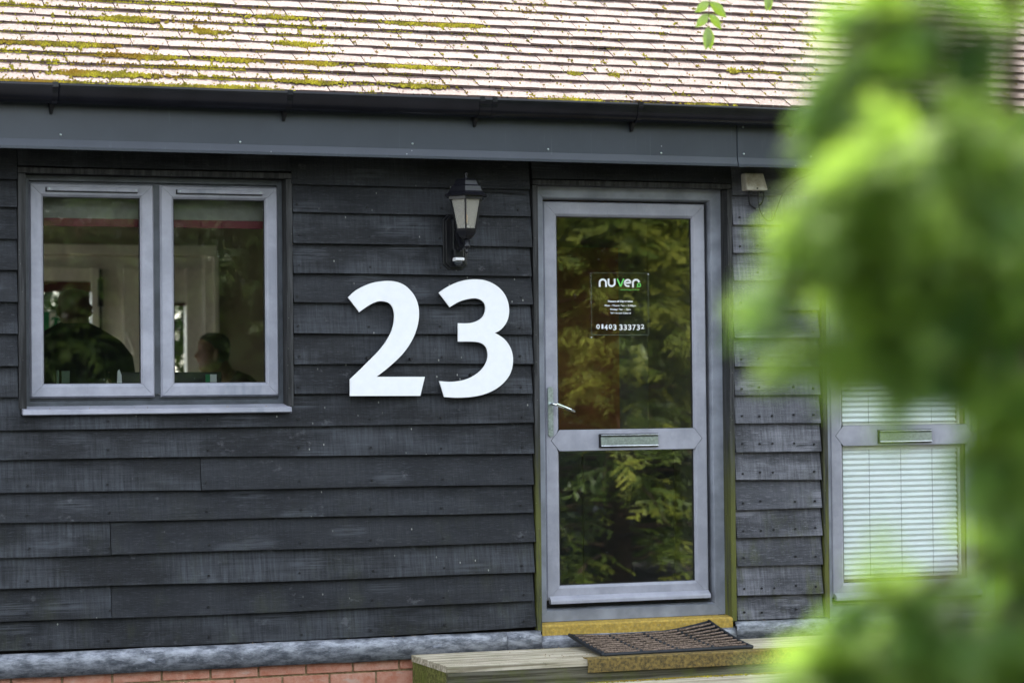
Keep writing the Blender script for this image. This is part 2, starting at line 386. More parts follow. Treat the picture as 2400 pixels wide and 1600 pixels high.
for row in range(16):
    if row == 0:
        board(XL, -2.471, 0, BOARD); board(-2.468, -1.215, 0, BOARD, zlo=2.553); board(-1.212, -.034, 0, BOARD)
        board(-.020, 1.034, 0, BOARD, zlo=2.549); board(1.037, 1.512, 0, BOARD2); board(1.515, 2.568, 0, BOARD2, zlo=2.545); board(2.571, XR, 0, BOARD2)
        continue
    if row < 8:
        board(XL, -2.472, row, BOARD); board(-1.205, -.024-.006*(row % 2), row, BOARD)
    elif row == 8:
        board(XL, -.024, row, BOARD, notch=(-2.46, -1.222, 1.437))
    else:
        cut = {10: W(468, 1110).x, 12: W(257, 1260).x, 14: W(259, 1420).x, 9: None}.get(row)
        if cut: board(XL, cut-G, row, BOARD); board(cut+G, -.024-.004*(row % 3), row, BOARD)
        else: board(XL, -.024-.004*(row % 3), row, BOARD)
    board(1.040, 1.510, row, BOARD2); board(2.572, XR, row, BOARD2)
# nails in the boards
nl = MB()
for row in range(16):
    for px in (60, 250, 480, 697, 862, 1030, 1215):
        x = W(px, 800).x+random.uniform(-.008, .008)
        if -2.46 < x < -1.21 and row < 8: continue
        z = zrow(row, x)+random.uniform(.028, .038)
        nl.tube([(x, -.0345, z), (x, -.02, z)], .0055, 6)
    for x in (1.075, 1.17, 1.24, 1.36, 1.47, 2.66, 3.0):
        if random.random() < .8:
            z = zrow(row, x)+random.uniform(.03, .042); nl.tube([(x, -.0345, z), (x, -.02, z)], .0055, 6)
tag(nl.build('nail_heads', RUBBER, CLAD), kind='stuff')

# ---- lead flashing (sheets lapped over each other) and the brick plinth under it
FL = empty('flashing'); FL.parent = BLD
def lead(x0, x1, dy=0.0, ztop=.384):
    m = MB(); n = max(2, int((x1-x0)/.06)); prof = []
    for i in range(n+1):
        x = x0+(x1-x0)*i/n; w1 = .0025*math.sin(x*9)+.002*math.sin(x*23+1)
        prof.append([(x, -.002, ztop), (x, -.034+dy, ztop-.001+w1*.5), (x, -.052+dy+w1, ztop-.022+w1*.4), (x, -.052+dy+w1*1.3, ztop-.05),
                     (x, -.050+dy-w1, .278+w1*.7), (x, -.046+dy-w1, .278+w1*.7), (x, -.046+dy, ztop-.03), (x, -.002, ztop-.02)])
    vs = [p for r in prof for p in r]; k = 8
    fs = [(i*k+j, i*k+(j+1) % k, (i+1)*k+(j+1) % k, (i+1)*k+j) for i in range(n) for j in range(k)]
    fs += [tuple(range(k-1, -1, -1)), tuple(range(n*k, n*k+k))]
    m.add(vs, fs); return m.build('lead_sheet', LEAD, FL, smooth=True)
sx = W(1187.8, 1500, -.05).x
lead(XL, sx, 0); lead(sx-.03, 1.06, .004, .3845) if False else lead(sx+.001, -.002, .004); lead(-.001, 1.026, .006, .360); lead(1.027, 1.535, .004); lead(1.536, 2.57, .002, .366); lead(2.571, XR, .004)
PL = MB(); PL.box(XL, XR, -.012, -.001, -.05, .345); PL = part(PL, 'brick_plinth', MORTAR)
bm0 = None
for c in range(4):
    ztop = .2800+.008-c*.075 if c else .306
    zt = .297-c*.075; zb = zt-.065
    x = W(606, 1570, -.02).x+.005 - (.1125 if c % 2 else 0) - .225*10
    while x < XR:
        m = MB(); j = random.uniform(-.001, .001)
        m.box(x, x+.2145, -.024+random.uniform(-.0015, .0015), -.0125, zb+j, zt+j); x += .225
        if x < XL+.2: continue
        m.build('brick', BRICK, PL, bevel=.002)

# ---- fascia, soffit
def fascia(x0, x1, dy=0):
    m = MB(); m.extr([(-.300+dy, 2.86), (-.300+dy, 2.646), (-.311+dy, 2.614), (-.311+dy, 2.602), (-.296+dy, 2.602), (-.288+dy, 2.86)], x0, x1)
    return part(m, 'fascia_board', FASCIA)
fx = W(1727.5, 350, -.3).x
f1 = fascia(XL, fx-.002); f2 = fascia(fx+.001, XR)
sj = MB(); sj.extr([(-.3035, 2.86), (-.3035, 2.646), (-.3145, 2.613), (-.3145, 2.599), (-.3116, 2.599), (-.3116, 2.613), (-.3005, 2.646), (-.3005, 2.86)], fx+.0015, fx+.034)
part(sj, 'fascia_joint', FASCIA)
for px, py in ((142, 316), (563, 333), (967, 337), (1285, 350), (1550, 359), (1901, 367), (1743, 361), (1741, 298)):
    q = W(px, py, -.302); m = MB(); m.lathe([(.0001, 0), (.0055, 0), (.0045, .0025), (.0001, .003)], (0, 0, 0), 10)
    o = m.build('screw', CHROMED, f1 if q.x < fx else f2, smooth=True); o.rotation_euler = (R(90), 0, 0); o.location = (q.x, -.3005-(.003 if 'x' in 'x' and abs(px-1742) < 3 else 0), q.z)
m = MB(); m.box(XL, XR, -.286, .0, 2.70, 2.712); part(m, 'soffit', BLACK)

# ---- gutter with clips
prof = []
cy, cz, rr = -.366, 2.872, .054
for i in range(17):
    a = math.pi*i/16; prof.append((cy-rr*math.cos(a), cz-.078*math.sin(a)**.8 if 0 < i < 16 else cz))
inn = [(y*1+(cy-y)*.06, z+.004) for y, z in prof[1:-1]]
pr = [(prof[0][0]-.004, cz+.006), (prof[0][0]-.004, cz-.004)]+prof[1:-1]+[(prof[-1][0], cz+.006), (prof[-1][0]-.004, cz+.006)]+inn[::-1]+[(prof[0][0]+.004, cz+.006)]
m = MB(); m.extr(pr, XL, XR, close=True)
GUT = part(m, 'gutter', GUTTER)
for p in GUT.data.polygons: p.use_smooth = len(p.vertices) == 4
def clip(x, wd, name='bracket', foot=True):
    k = 1.08; m = MB()
    o = [((y-cy)*k+cy, (z-cz)*1.06+cz) for y, z in prof[1:-1]]; i_ = [((y-cy)*1.01+cy, (z-cz)*1.005+cz-.001) for y, z in prof[1:-1]]
    p2 = [(cy-rr-.009, cz+.010), (cy-rr-.009, cz-.012)]+o+[(cy+rr+.004, cz)]+[(cy+rr, cz)]+i_[::-1]+[(cy-rr-.0045, cz-.006), (cy-rr-.0045, cz+.0072), (cy-rr+.008, cz+.0072), (cy-rr+.008, cz+.010)]
    m.extr(p2, x-wd/2, x+wd/2)
    if foot: m.cur = 1; m.hexa([(x-.004, -.312, cz-.118), (x+.004, -.312, cz-.118), (x+.006, -.3005, cz-.118), (x-.006, -.3005, cz-.118)], [(x-wd/2, -.345, cz-.072), (x+wd/2, -.345, cz-.072), (x+wd/2, -.3005, cz-.072), (x-wd/2, -.3005, cz-.072)])
    return m.build(name, [GUTTER, RUBBER], GUT)
for px in (128, 677, 1497): clip(W(px, 230, -.40).x, .024)
for px in (1127, 1156, 1873, 1908): clip(W(px, 240, -.40).x, .022, 'union_clip', px in (1127, 1873))
u = MB(); o = [((y-cy)*1.035+cy, (z-cz)*1.03+cz) for y, z in prof[1:-1]]; i_ = [((y-cy)*1.005+cy, (z-cz)*1.002+cz) for y, z in prof[1:-1]]
u.extr(o+i_[::-1], W(1120, 240, -.4).x, W(1163, 240, -.4).x); u.build('union_sleeve', GUTTER, GUT)
u = MB(); u.extr(o+i_[::-1], W(1866, 240, -.4).x, W(1916, 240, -.4).x); u.build('union_sleeve', GUTTER, GUT)

# ---- roof: slab, then every tile
PITCH = R(33); cp, sp = math.cos(PITCH), math.sin(PITCH)
EY, EZ = -.362, 2.897
RY = 2.75; RZ = EZ+(RY-EY)*sp/cp
m = MB(); m.extr([(EY+.01, EZ-.03), (RY, RZ-.03), (5.95, EZ-.03), (5.95, EZ-.10), (RY, RZ-.13), (EY+.06, EZ-.075)], -6.5, 9)
ROOF = part(m, 'roof', TILE)
tvar = []
for k in range(4):
    m = MB(); nx = 4; wdt = .1620; L = .135; top = []; rnd = random.Random(k)
    th = .0105+.0006*k; cam_ = .0012
    pts = []
    for j, s in enumerate((0, .05, L)):
        for i in range(nx+1):
            x = -wdt/2+wdt*i/nx; e = (x/(wdt/2))**2
            z = -cam_*e + (rnd.uniform(-.0008, .0008) if j == 0 else 0)
            pts.append((x, s+(rnd.uniform(-.0012, .0012) if j == 0 else 0), z))
    n1 = nx+1; low = [(x, y, z-th) for x, y, z in pts[:n1]]+[(x, y, z-th) for x, y, z in pts[2*n1:]]
    vs = pts+low; fs = []
    for j in range(2):
        for i in range(nx): fs.append((j*n1+i, j*n1+i+1, (j+1)*n1+i+1, (j+1)*n1+i))
    o = 3*n1
    for i in range(nx): fs.append((o+i, o+i+1, i+1, i)); fs.append((o+n1+i+1, o+n1+i, o+i, o+i+1)[::-1])
    fs.append((0, n1, 2*n1, o+n1, o)); fs.append((o+nx, o+n1+nx, 2*n1+nx, n1+nx, nx))
    m.add(vs, fs); me = bpy.data.meshes.new('tile'); me.from_pydata(m.v, [], m.f); me.materials.append(TILE); me.update(); tvar.append(me)
tiles = []
for c in range(21):
    x = -6.0+(.0825 if c % 2 else 0)+random.uniform(-.01, .01)
    while x < 8:
        x += .1655+random.uniform(-.0012, .0012)
        if x < -3.3 or x > 4.4: continue
        s = c*.1005+random.uniform(-.003, .003); y = EY+s*cp; z = EZ+s*sp+.003*math.sin(x*1.3+c)+random.uniform(-.0012, .0012)
        # view test only ranks which tiles show largest
        d = np.array([x, y, z])-CAM; dep = d@CF; px = 1200+FPX*(d@CR)/dep; py = 800-FPX*(d@CU)/dep
        vis = -40 < px < 2440 and -25 < py < 275
        tiles.append((0 if vis and px < 2080 else (1 if vis else 2), dep, x, y, z, c))
tiles.sort(key=lambda t: (t[0], t[1]))
rest = MB()
for i, (_, _, x, y, z, c) in enumerate(tiles):
    rx = PITCH-R(6.1)+random.uniform(-.012, .012); rz = random.uniform(-.006, .006); ry = random.uniform(-.012, .012)
    if i < 298:
        o = bpy.data.objects.new('tile', tvar[random.randrange(4)]); link(o, ROOF); o.location = (x, y, z); o.rotation_euler = (rx, ry, rz)
    else:
        mt = Matrix.Translation((x, y, z)) @ Matrix.Rotation(rx, 4, 'X') @ Matrix.Rotation(ry, 4, 'Y'); me = tvar[random.randrange(4)]
        rest.add([mt @ v.co for v in me.vertices], [tuple(p.vertices) for p in me.polygons])
tag(rest.build('upper_tiles', TILE, ROOF), kind='stuff')
# undercloak course showing at the eave
m = MB(); x = -3.4
while x < 4.4:
    wd = random.choice((.16, .17, .08)); m.box(x+.001, x+wd, EY+.006, EY+.05, EZ-.030, EZ-.016); x += wd
tag(m.build('undereave_tiles', TILE, ROOF), kind='stuff')

# ---- mitred frame sections
def ringframe(prof, x0, x1, z0, z1, gap=.0008, sides='LRTB'):
    """prof = [(inset, y)] open section, mitred round a rectangle; returns an MB"""
    m = MB(); n = len(prof)
    for sd_ in sides:
        vs = []
        for e in (0, 1):
            for ins, y in prof:
                if sd_ == 'L': p = (x0+ins, y, (z0+ins+gap) if e == 0 else (z1-ins-gap))
                if sd_ == 'R': p = (x1-ins, y, (z1-ins-gap) if e == 0 else (z0+ins+gap))
                if sd_ == 'T': p = ((x0+ins+gap) if e == 0 else (x1-ins-gap), y, z1-ins)
                if sd_ == 'B': p = ((x1-ins-gap) if e == 0 else (x0+ins+gap), y, z0+ins)
                vs.append(p)
        m.add(vs, [(i, i+1, i+1+n, i+n) for i in range(n-1)]+[tuple(range(n-1, -1, -1)), tuple(range(n, 2*n)), (n-1, 0, n, 2*n-1)])
    return m
# ---- window
WD = empty('window'); WD.parent = BLD
m = MB(); m.box(-2.468, -2.434, -.030, .06, 1.467, 2.519); m.build('trim', TRIM, WD, bevel=.0015)
m = MB(); m.box(-1.2375, -1.2085, -.030, .06, 1.467, 2.519); m.build('trim', TRIM, WD, bevel=.0015)
m = MB(); m.box(-2.468, -1.211, -.032, .06, 2.522, 2.547); m.build('trim', TRIM, WD, bevel=.0015)
ringframe([(0, .11), (0, .048), (.024, .048), (.028, .062), (.05, .062), (.05, .11)], -2.4335, -1.238, 1.478, 2.5205, 0).build('outer_frame', FRAME, WD)
m = MB(); m.box(-1.848, -1.810, .0485, .11, 1.53, 2.49); m.build('mullion', FRAME, WD)
SP = [(0, .061), (0, .046), (.008, .031), (.050, .031), (.056, .035), (.064, .046), (.064, .061)]
for x0, x1 in ((-2.410, -1.843), (-1.815, -1.260)):
    ringframe(SP, x0, x1, 1.516, 2.487).build('sash', UPVC, WD)
    ringframe([(.0635, .060), (.0635, .0445), (.0665, .0455), (.0665, .060)], x0, x1, 1.516, 2.487, 0).build('gasket', RUBBER, WD)
    m = MB(); m.box(x0+.060, x1-.060, .050, .056, 1.578, 2.425); m.build('glass_pane', GLASS, WD)
    m = MB(); m.box(x0+.078, x1-.075, .0165, .0305, 2.449, 2.467); v = m.build('trickle_vent', UPVC, WD, bevel=.002); m = MB(); m.box(x0+.074, x1-.077, .022, .0306, 2.4445, 2.4488); m.box(x0+.0735, x0+.0778, .022, .0306, 2.445, 2.465); m.build('vent_shadow_strip', RUBBER, v)  # dark strips below and beside the vent stand in for its shadow
    for sx_ in (x0+.09, x1-.086):
        m = MB(); m.tube([(sx_, .0160, 2.458), (sx_, .02, 2.458)], .004, 8); m.build('screw', CHROMED, v)
m = MB(); m.extr([(.055, 1.481), (-.050, 1.4655), (-.058, 1.463), (-.060, 1.443), (-.052, 1.4385), (-.050, 1.440), (.055, 1.455)], -2.4545, -1.2290); m.build('sill', UPVC, WD, bevel=.001)
m = MB(); m.extr([(-.0495, 1.466), (-.0605, 1.463), (-.0625, 1.443), (-.054, 1.4365), (-.045, 1.4375), (-.045, 1.455)], -1.2288, -1.2265); m.build('sill_end_cap', UPVC, WD)

# ---- doors
def door(ox, w0, w1, zb, left, name, dz=0.0):
    """ox = wall x of the frame's left edge; w0,w1 leaf edges; built where they stand"""
    D = empty(name); D.parent = BLD
    x0, x1 = left
    # timber lining
    m = MB(); m.box(x0-.020, x0+.0065, -.030, .055, .375+dz, 2.516); m.build('trim', TRIM, D, bevel=.0015)
    m = MB(); m.box(x1-.002, x1+.024, -.030, .055, .385+dz, 2.516); m.build('trim', TRIM, D, bevel=.0015)
    m = MB(); m.box(x0-.018, x1+.023, -.032, .055, 2.519, 2.543); m.build('trim', TRIM, D, bevel=.0015)
    fr = ringframe([(0, .12), (0, .050), (.052, .050), (.056, .056), (.063, .074), (.063, .12)], x0+.007, x1-.0025, zb, 2.520, .0006)
    fr.build('outer_frame', DOORFRAME, D)
    lx0, lx1 = w0, w1; lz0, lz1 = zb+.100, 2.447
    DP_ = [(0, .075), (0, .064), (.006, .056), (.058, .056), (.064, .060), (.072, .070), (.072, .080)]
    ringframe(DP_, lx0, lx1, lz0, lz1).build('door_leaf', UPVC, D)
    ringframe([(.0715, .079), (.0715, .0685), (.0745, .0695), (.0745, .079)], lx0, lx1, lz0, lz1, 0).build('gasket', RUBBER, D)
    gx0, gx1 = lx0+.070, lx1-.070
    # middle rail with pointed ends
    zc = 1.287+dz*.3; h = .047; e = .040
    for grow, y, mt, nm in ((.0016, .0556, RUBBER, 'joint_seal'), (0, .0548, UPVC, 'middle_rail')):
        m = MB(); m.prism([(gx0+.002-grow*0, zc-h-.004), (gx1-.002, zc-h-.004), (gx1+e+grow*1.6, zc), (gx1-.002, zc+h+.004), (gx0+.002, zc+h+.004), (gx0-e-grow*1.6, zc)] if nm == 'middle_rail' else
                          [(gx0+.002, zc-h-.004-grow), (gx1-.002, zc-h-.004-grow), (gx1+e+.003, zc), (gx1-.002, zc+h+.004+grow), (gx0+.002, zc+h+.004+grow), (gx0-e-.003, zc)], y, .079)
        m.build(nm, mt, D)
    for za, zb_ in ((lz0+.070, zc-h-.002), (zc+h+.002, lz1-.070)):
        m = MB(); m.box(gx0, gx1, .0745, .0795, za, zb_); m.build('glass_pane', GLASSD if ox < 1 else GLASS, D)
    # weather bar
    m = MB(); m.extr([(.055, lz0+.022), (.030, lz0+.006), (.027, lz0-.001), (.027, lz0-.014), (.050, lz0-.014), (.055, lz0-.006)], lx0+.010, lx1-.004); m.build('weather_bar', UPVC, D)
    m = MB(); m.box(lx0+.004, lx1+.010, .070, .11, lz0-.030, lz0-.001); m.build('threshold_seal', RUBBER, D)
    return D
DR = door(0, .067, .925, .414, (0.0015, 1.011), 'door')
def letter(x0, x1, z0, z1, D):
    L = empty('letter_plate'); L.parent = D
    L = MB(); L.box(x0-.006, x1+.003, .046, .0545, z0-.004, z1+.003); L = L.build('letter_plate', RUBBER, D)
    m = MB(); m.box(x0, x1, .038, .0458, z0+.008, z1-.013); m.build('flap', CHROMED, L, bevel=.001)
    for a, b_ in ((z0, z0+.0075), (z1-.0125, z1-.008), (z1-.0072, z1)):
        m = MB(); m.extr([(.0455, a), (.036, a+.001), (.034, (a+b_)/2), (.036, b_-.001), (.0455, b_)], x0, x1); m.build('moulding', CHROME, L, smooth=False)
for o in [o for o in bpy.data.objects if o.name.startswith('letter_plate')]: bpy.data.objects.remove(o)
def letter(x0, x1, z0, z1, D):
    L = MB(); L.box(x0-.006, x1+.003, .046, .0545, z0-.004, z1+.003); 
    L.cur = 1; L.box(x0, x1, .038, .0458, z0+.008, z1-.013); L.cur = 2
    for a, b_ in ((z0, z0+.0075), (z1-.0125, z1-.008), (z1-.0072, z1)):
        L.extr([(.0455, a), (.036, a+.001), (.034, (a+b_)/2), (.036, b_-.001), (.0455, b_)], x0, x1)
    L.build('letter_plate', [RUBBER, CHROMED, CHROME], D)
letter(.350, .652, 1.253, 1.313, DR)
def handle(x, z0, z1, sgn, D):
    m = MB(); w_ = .0135; n = 8
    poly = [(x+w_*math.cos(math.pi+math.pi*i/n), z0+w_+w_*math.sin(math.pi+math.pi*i/n)) for i in range(n+1)]+[(x+w_*math.cos(math.pi*i/n), z1-w_+w_*math.sin(math.pi*i/n)) for i in range(n+1)]
    m.prism(poly, .046, .0555); m.prism([(x-.005, z0+.035), (x+.005, z0+.035), (x+.005, z0+.060), (x-.005, z0+.060)], .040, .047)
    m.cur = 1; zl = z0+.158
    m.tube([(x, .046, zl), (x, .010, zl), (x+sgn*.012, .000, zl-.001), (x+sgn*.05, -.004, zl-.016), (x+sgn*.085, -.002, zl-.030), (x+sgn*.108, .004, zl-.038)], [.009, .008, .0085, .0075, .0078, .0055], 10)
    m.build('handle', [CHROMED, CHROME], D, smooth=False)
handle(.092, 1.306, 1.548, 1, DR)
# threshold nosing
NZ = MB(); NZ.extr([(.046, .4125), (-.026, .4065), (-.031, .400), (-.031, .349), (-.025, .349), (-.025, .398), (.046, .404)], .0085, 1.012)
NZ.build('yellow_nosing', YEL, DR, bevel=.0015)
m = MB(); m.box(.012, 1.008, -.0245, .045, .352, .4035); m.build('threshold_block', BLACK, DR)
D2o = door(2, 1.607, 2.463, .372, (1.542, 2.548), 'door', 0.0)
D2o['label'] = 'right hand door with white pleated blinds behind its glass'
letter(1.880, 2.178, 1.250, 1.312, D2o); handle(2.432, 1.300, 1.542, -1, D2o)
m = MB(); m.box(1.545, 2.548, -.040, .05, .340, .3715); m.build('sill', UPVC, D2o, bevel=.002)

# ---- moss & grime builders
def clump(mb, p, r, h, nrm, rng):
    n = 5; t = nrm.cross(Vector((1, 0, 0))).normalized(); u = nrm.cross(t); a0 = rng.uniform(0, 6)
    vs = [p+(t*math.cos(a0+1.2566*k)+u*math.sin(a0+1.2566*k))*r*rng.uniform(.7, 1.4)-nrm*.003 for k in range(n)]
    vs.append(p+nrm*h+t*rng.uniform(-.4, .4)*r+u*rng.uniform(-.4, .4)*r)
    mb.add(vs, [(k, (k+1) % n, n) for k in range(n)])
RN = Vector((0, -sp, cp))
ms = MB(); rg = random.Random(5)
def roofp(x, s, off=0): return Vector((x, EY+s*cp-sp*off, EZ+s*sp+cp*off))
def mosspatch(x, c, wd, n, size=1.0, below=.02):
    for _ in range(n):
        xx = x+rg.gauss(0, wd); s = c*.1005+rg.gauss(-.004, below*.6); r = rg.uniform(.0035, .0085)*size
        clump(ms, roofp(xx, s, -.010 if s < c*.1005 else .0), r, r*rg.uniform(.6, 1.3), RN, rg)
for c in range(0, 15):
    for _ in range(190):
        x = rg.uniform(-3.1, 4.0); dens = max(.05, 1-(x+2.9)/2.6)*.95 if x > -2.9 else .95
        if rg.random() > dens: continue
        L = rg.uniform(.02, .16); n = int(L*330)
        mosspatch(x, c, L*.45, n, rg.uniform(.5, 1.0), .008)
# the larger cushions seen in the photograph (pixel, width)
for px, py, wpx, n in ((300, 48, 34, 190), (140, 95, 75, 190), (250, 160, 60, 150), (960, 147, 48, 170), (1055, 46, 36, 130), (190, 165, 30, 60), (735, 186, 40, 70), (740, 138, 34, 80), (560, 130, 30, 60),
                      (975, 196, 40, 60), (1330, 232, 45, 110), (1660, 243, 30, 70), (540, 195, 60, 120), (350, 190, 60, 120), (60, 183, 60, 160), (940, 40, 25, 50), (480, 60, 22, 60), (1340, 160, 12, 18), (1430, 162, 8, 16), (1725, 170, 8, 16), (640, 30, 40, 60), (700, 96, 30, 50), (350, 130, 40, 60)):
    # intersect the pixel ray with the roof plane
    d = ray(px, py); pn = np.array([0, -sp, cp]); q0 = np.array([0, EY, EZ]); t = ((q0-CAM)@pn)/(d@pn); q = CAM+d*t
    s = (q[2]-EZ)/sp; c = round(s/.1005)
    for _ in range(n*4):
        xx = q[0]+rg.gauss(0, wpx*.0021*.9); ss = c*.1005+rg.gauss(-.008, .013); r = rg.uniform(.004, .009)
        clump(ms, roofp(xx, ss, -.004), r, r*rg.uniform(.5, 1.1), RN, rg)
for _ in range(1500):     # crumbs and pebbles of lichen all over the tiles
    c = rg.randrange(15); s = c*.1005+rg.uniform(.01, .095); r = rg.uniform(.0025, .006)
    clump(ms, roofp(rg.uniform(-3, 4), s, -.001), r, r, RN, rg)
for _ in range(1800):      # growth along tile joints
    c = rg.randrange(15); x = -6.0+.1655*rg.randrange(18, 62)+(.0825 if c % 2 else 0)+.085
    if rg.random() < .55:
        for _ in range(3): clump(ms, roofp(x+rg.gauss(0, .004), c*.1005+rg.uniform(.005, .05), -.003), rg.uniform(.003, .006), .005, RN, rg)
tag(ms.build('roof_moss', MOSS), 'yellow green moss growing along the courses of the tiled roof', 'moss', kind='stuff')

# ================================================================== DECK
DK = empty('timber_deck', (0, 0, 0), label='upper weathered grooved timber deck with a dirty yellow nosing in front of the doors', category='deck')
DZ = .3005; XD = -.662
def plank(x0, x1, y0, y1, zt, th, parent, grooves=6, mat=DECK):
    m = MB(); prof = [(y1, zt-th), (y1, zt-.002)]; n = grooves; wv = (y1-y0)
    for k in range(n):
        a = y1-wv*(k+.12)/n; b_ = y1-wv*(k+.30)/n; c_ = y1-wv*(k+.42)/n
        prof += [(a, zt), (b_, zt-.0035), (c_, zt-.0035), (y1-wv*(k+.60)/n, zt)]
    prof += [(y0, zt-.002), (y0, zt-th)]
    m.extr(prof[::-1], x0, x1); return m.build('plank', mat, parent)
for k in range(4):
    y1 = -.062-k*.1355; plank(XD+random.uniform(-.003, .003), XR, y1-.130, y1, DZ+random.uniform(-.001, .001), .030, DK)
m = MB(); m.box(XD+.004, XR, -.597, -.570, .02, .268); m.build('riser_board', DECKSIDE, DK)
for k, (a, b_) in enumerate(((-.20, -.066), (-.335, -.203), (-.568, -.338))):
    m = MB(); m.box(XD+.006, XD+.028, a, b_, .02, .2685); m.build('end_board', DECKEND, DK)
m = MB(); x0, x1 = .012, 1.62; m.extr([(-.545, DZ+.0045), (-.604, DZ+.0045), (-.609, DZ), (-.609, .240), (-.6045, .240), (-.6045, DZ-.0), (-.545, DZ+.0005)], x0, x1); m.build('yellow_nosing', YELD, DK, bevel=.001)
LS = empty('lower_step', (0, 0, 0), label='lower pale timber step with moss in the corner below the yellow nosing', category='step')
for k in range(3):
    y1 = -.612-k*.137; plank(-.18, XR, y1-.132, y1, .196, .03, LS)
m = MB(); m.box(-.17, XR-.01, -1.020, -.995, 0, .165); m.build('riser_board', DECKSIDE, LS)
mm = MB()
for _ in range(2600):
    x = rg.gauss(.9, .75)
    if x < .0 or x > 3: continue
    lobe = .5+.5*math.sin(x*9)+.4*math.sin(x*23)
    y = -.612-abs(rg.gauss(0, .012+.012*max(0, lobe))); r = rg.uniform(.003, .008)
    clump(mm, Vector((x, y, .194)), r, r*1.1, Vector((0, 0, 1)), rg)
tag(mm.build('step_moss', MOSS), 'green and brown moss in the corner of the lower timber step', 'moss', kind='stuff')

# ================================================================== DOORMAT
MT = empty('doormat', (.5, -.33, DZ), label='ribbed brown doormat in a black rubber frame curling up towards the yellow threshold', category='doormat')
c00 = Vector((.118, -.548)); c10 = Vector((.888, -.505)); c01 = Vector((.130, -.075)); c11 = Vector((.862, -.075))
def mp(s, t, h=0.0):
    q = (c00*(1-s)+c10*s)*(1-t)+(c01*(1-s)+c11*s)*t
    z = DZ+.002+(.040+.012*s**2)*t**1.4+.034*max(0, (s-.62)/.38)**1.6*t**1.2+.010*max(0, (.25-s)/.25)*t+h
    return Vector((q.x-.5, q.y+.33, z-DZ))
m = MB(); NS, NTT = 24, 12; vs = []
for h in (0, .006):
    for j in range(NTT+1):
        for i in range(NS+1): vs.append(mp(i/NS, j/NTT, h))
n = (NS+1); o = n*(NTT+1)
fs = [(j*n+i, (j+1)*n+i, (j+1)*n+i+1, j*n+i+1) for j in range(NTT) for i in range(NS)]+[(o+j*n+i, o+j*n+i+1, o+(j+1)*n+i+1, o+(j+1)*n+i) for j in range(NTT) for i in range(NS)]
m.add(vs, fs); m.build('rubber_base', RUB, MT)
m = MB(); path = [mp(i/20, 0, .007) for i in range(21)]; m.tube(path, .010, 8)
m.tube([mp(0, i/12, .007) for i in range(13)], .009, 8); m.tube([mp(1, i/12, .007) for i in range(13)], .009, 8); m.tube([mp(i/20, 1, .006) for i in range(21)], .006, 8)
for j in range(9):       # scalloped lugs on the short ends and between the panels
    t = (j+.75)/9.6
    for s in (.004, .996, .262, .505, .748):
        m.tube([mp(s-.008 if s > .1 else s, t, .010), mp(s+.008 if s < .9 else s, t+.01, .012)], .009, 6)
m.build('rubber_frame', RUB, MT, smooth=True)
for j in range(9):
    t = (j+.80)/9.7
    for k in range(4):
        s0, s1 = (.018, .252) if k == 0 else (.27+.243*(k-1), .495+.243*(k-1))
        m = MB(); pts = [mp(s0+(s1-s0)*i/6, t+.003*math.sin(i*1.7+j+k*2), .013+.0015*math.sin(i*2.3+j)) for i in range(7)]
        m.tube(pts, .0058, 7); m.build('rib', RIB, MT, smooth=True)

# ================================================================== NUMERALS
def smoothpoly(pts, corners):
    """Catmull-Rom through pts, corners kept sharp"""
    n = len(pts); out = []
    for i in range(n):
        p0, p1, p2, p3 = pts[i-1], pts[i], pts[(i+1) % n], pts[(i+2) % n]
        c1, c2 = i in corners, (i+1) % n in corners
        if c1 and c2: out.append(p1); continue
        if c1: p0 = p1
        if c2: p3 = p2
        for t in (0, .25, .5, .75):
            q = []
            for k in (0, 1):
                q.append(.5*((2*p1[k])+(-p0[k]+p2[k])*t+(2*p0[k]-5*p1[k]+4*p2[k]-p3[k])*t*t+(-p0[k]+3*p1[k]-3*p2[k]+p3[k])*t**3))
            out.append(tuple(q))
    return out
two = [(355, 880), (400, 840), (450, 812), (510, 790), (570, 781), (615, 780), (655, 786), (695, 802), (727, 827), (757, 862), (777, 902), (788, 945), (790, 985), (786, 1030), (774, 1080), (754, 1130), (725, 1180), (690, 1226), (647, 1270), (600, 1311), (560, 1343), (530, 1366),
       (826, 1366), (798, 1483), (367, 1484), (367, 1382), (430, 1322), (480, 1272), (530, 1222), (570, 1175), (600, 1130), (622, 1085), (635, 1037), (638, 990), (632, 952), (617, 925), (595, 910), (565, 904), (535, 906), (500, 920), (463, 942), (424, 970)]
two_c = {0, 21, 22, 23, 24, 25, 41}
three = [(911, 852), (950, 825), (1000, 798), (1050, 780), (1100, 771), (1150, 770), (1190, 775), (1230, 789), (1268, 811), (1300, 841), (1323, 876), (1337, 915), (1342, 953), (1340, 990), (1330, 1025), (1310, 1058), (1284, 1083), (1255, 1098), (1290, 1118), (1322, 1145), (1346, 1180), (1360, 1215), (1366, 1255), (1363, 1300), (1350, 1345), (1325, 1385), (1290, 1420), (1245, 1450), (1190, 1473), (1130, 1487), (1070, 1493), (1010, 1494), (945, 1490),
         (914, 1392), (960, 1396), (1010, 1395), (1060, 1387), (1105, 1371), (1145, 1347), (1178, 1317), (1201, 1281), (1211, 1245), (1209, 1210), (1198, 1182), (1176, 1163), (1147, 1154), (1110, 1151), (1029, 1151), (1029, 1038), (1080, 1039), (1120, 1034), (1155, 1020), (1180, 999), (1194, 970), (1196, 940), (1188, 913), (1168, 896), (1140, 887), (1105, 888), (1060, 898), (1020, 915), (978, 940)]
three_c = {0, 17, 32, 33, 47, 48, 61}
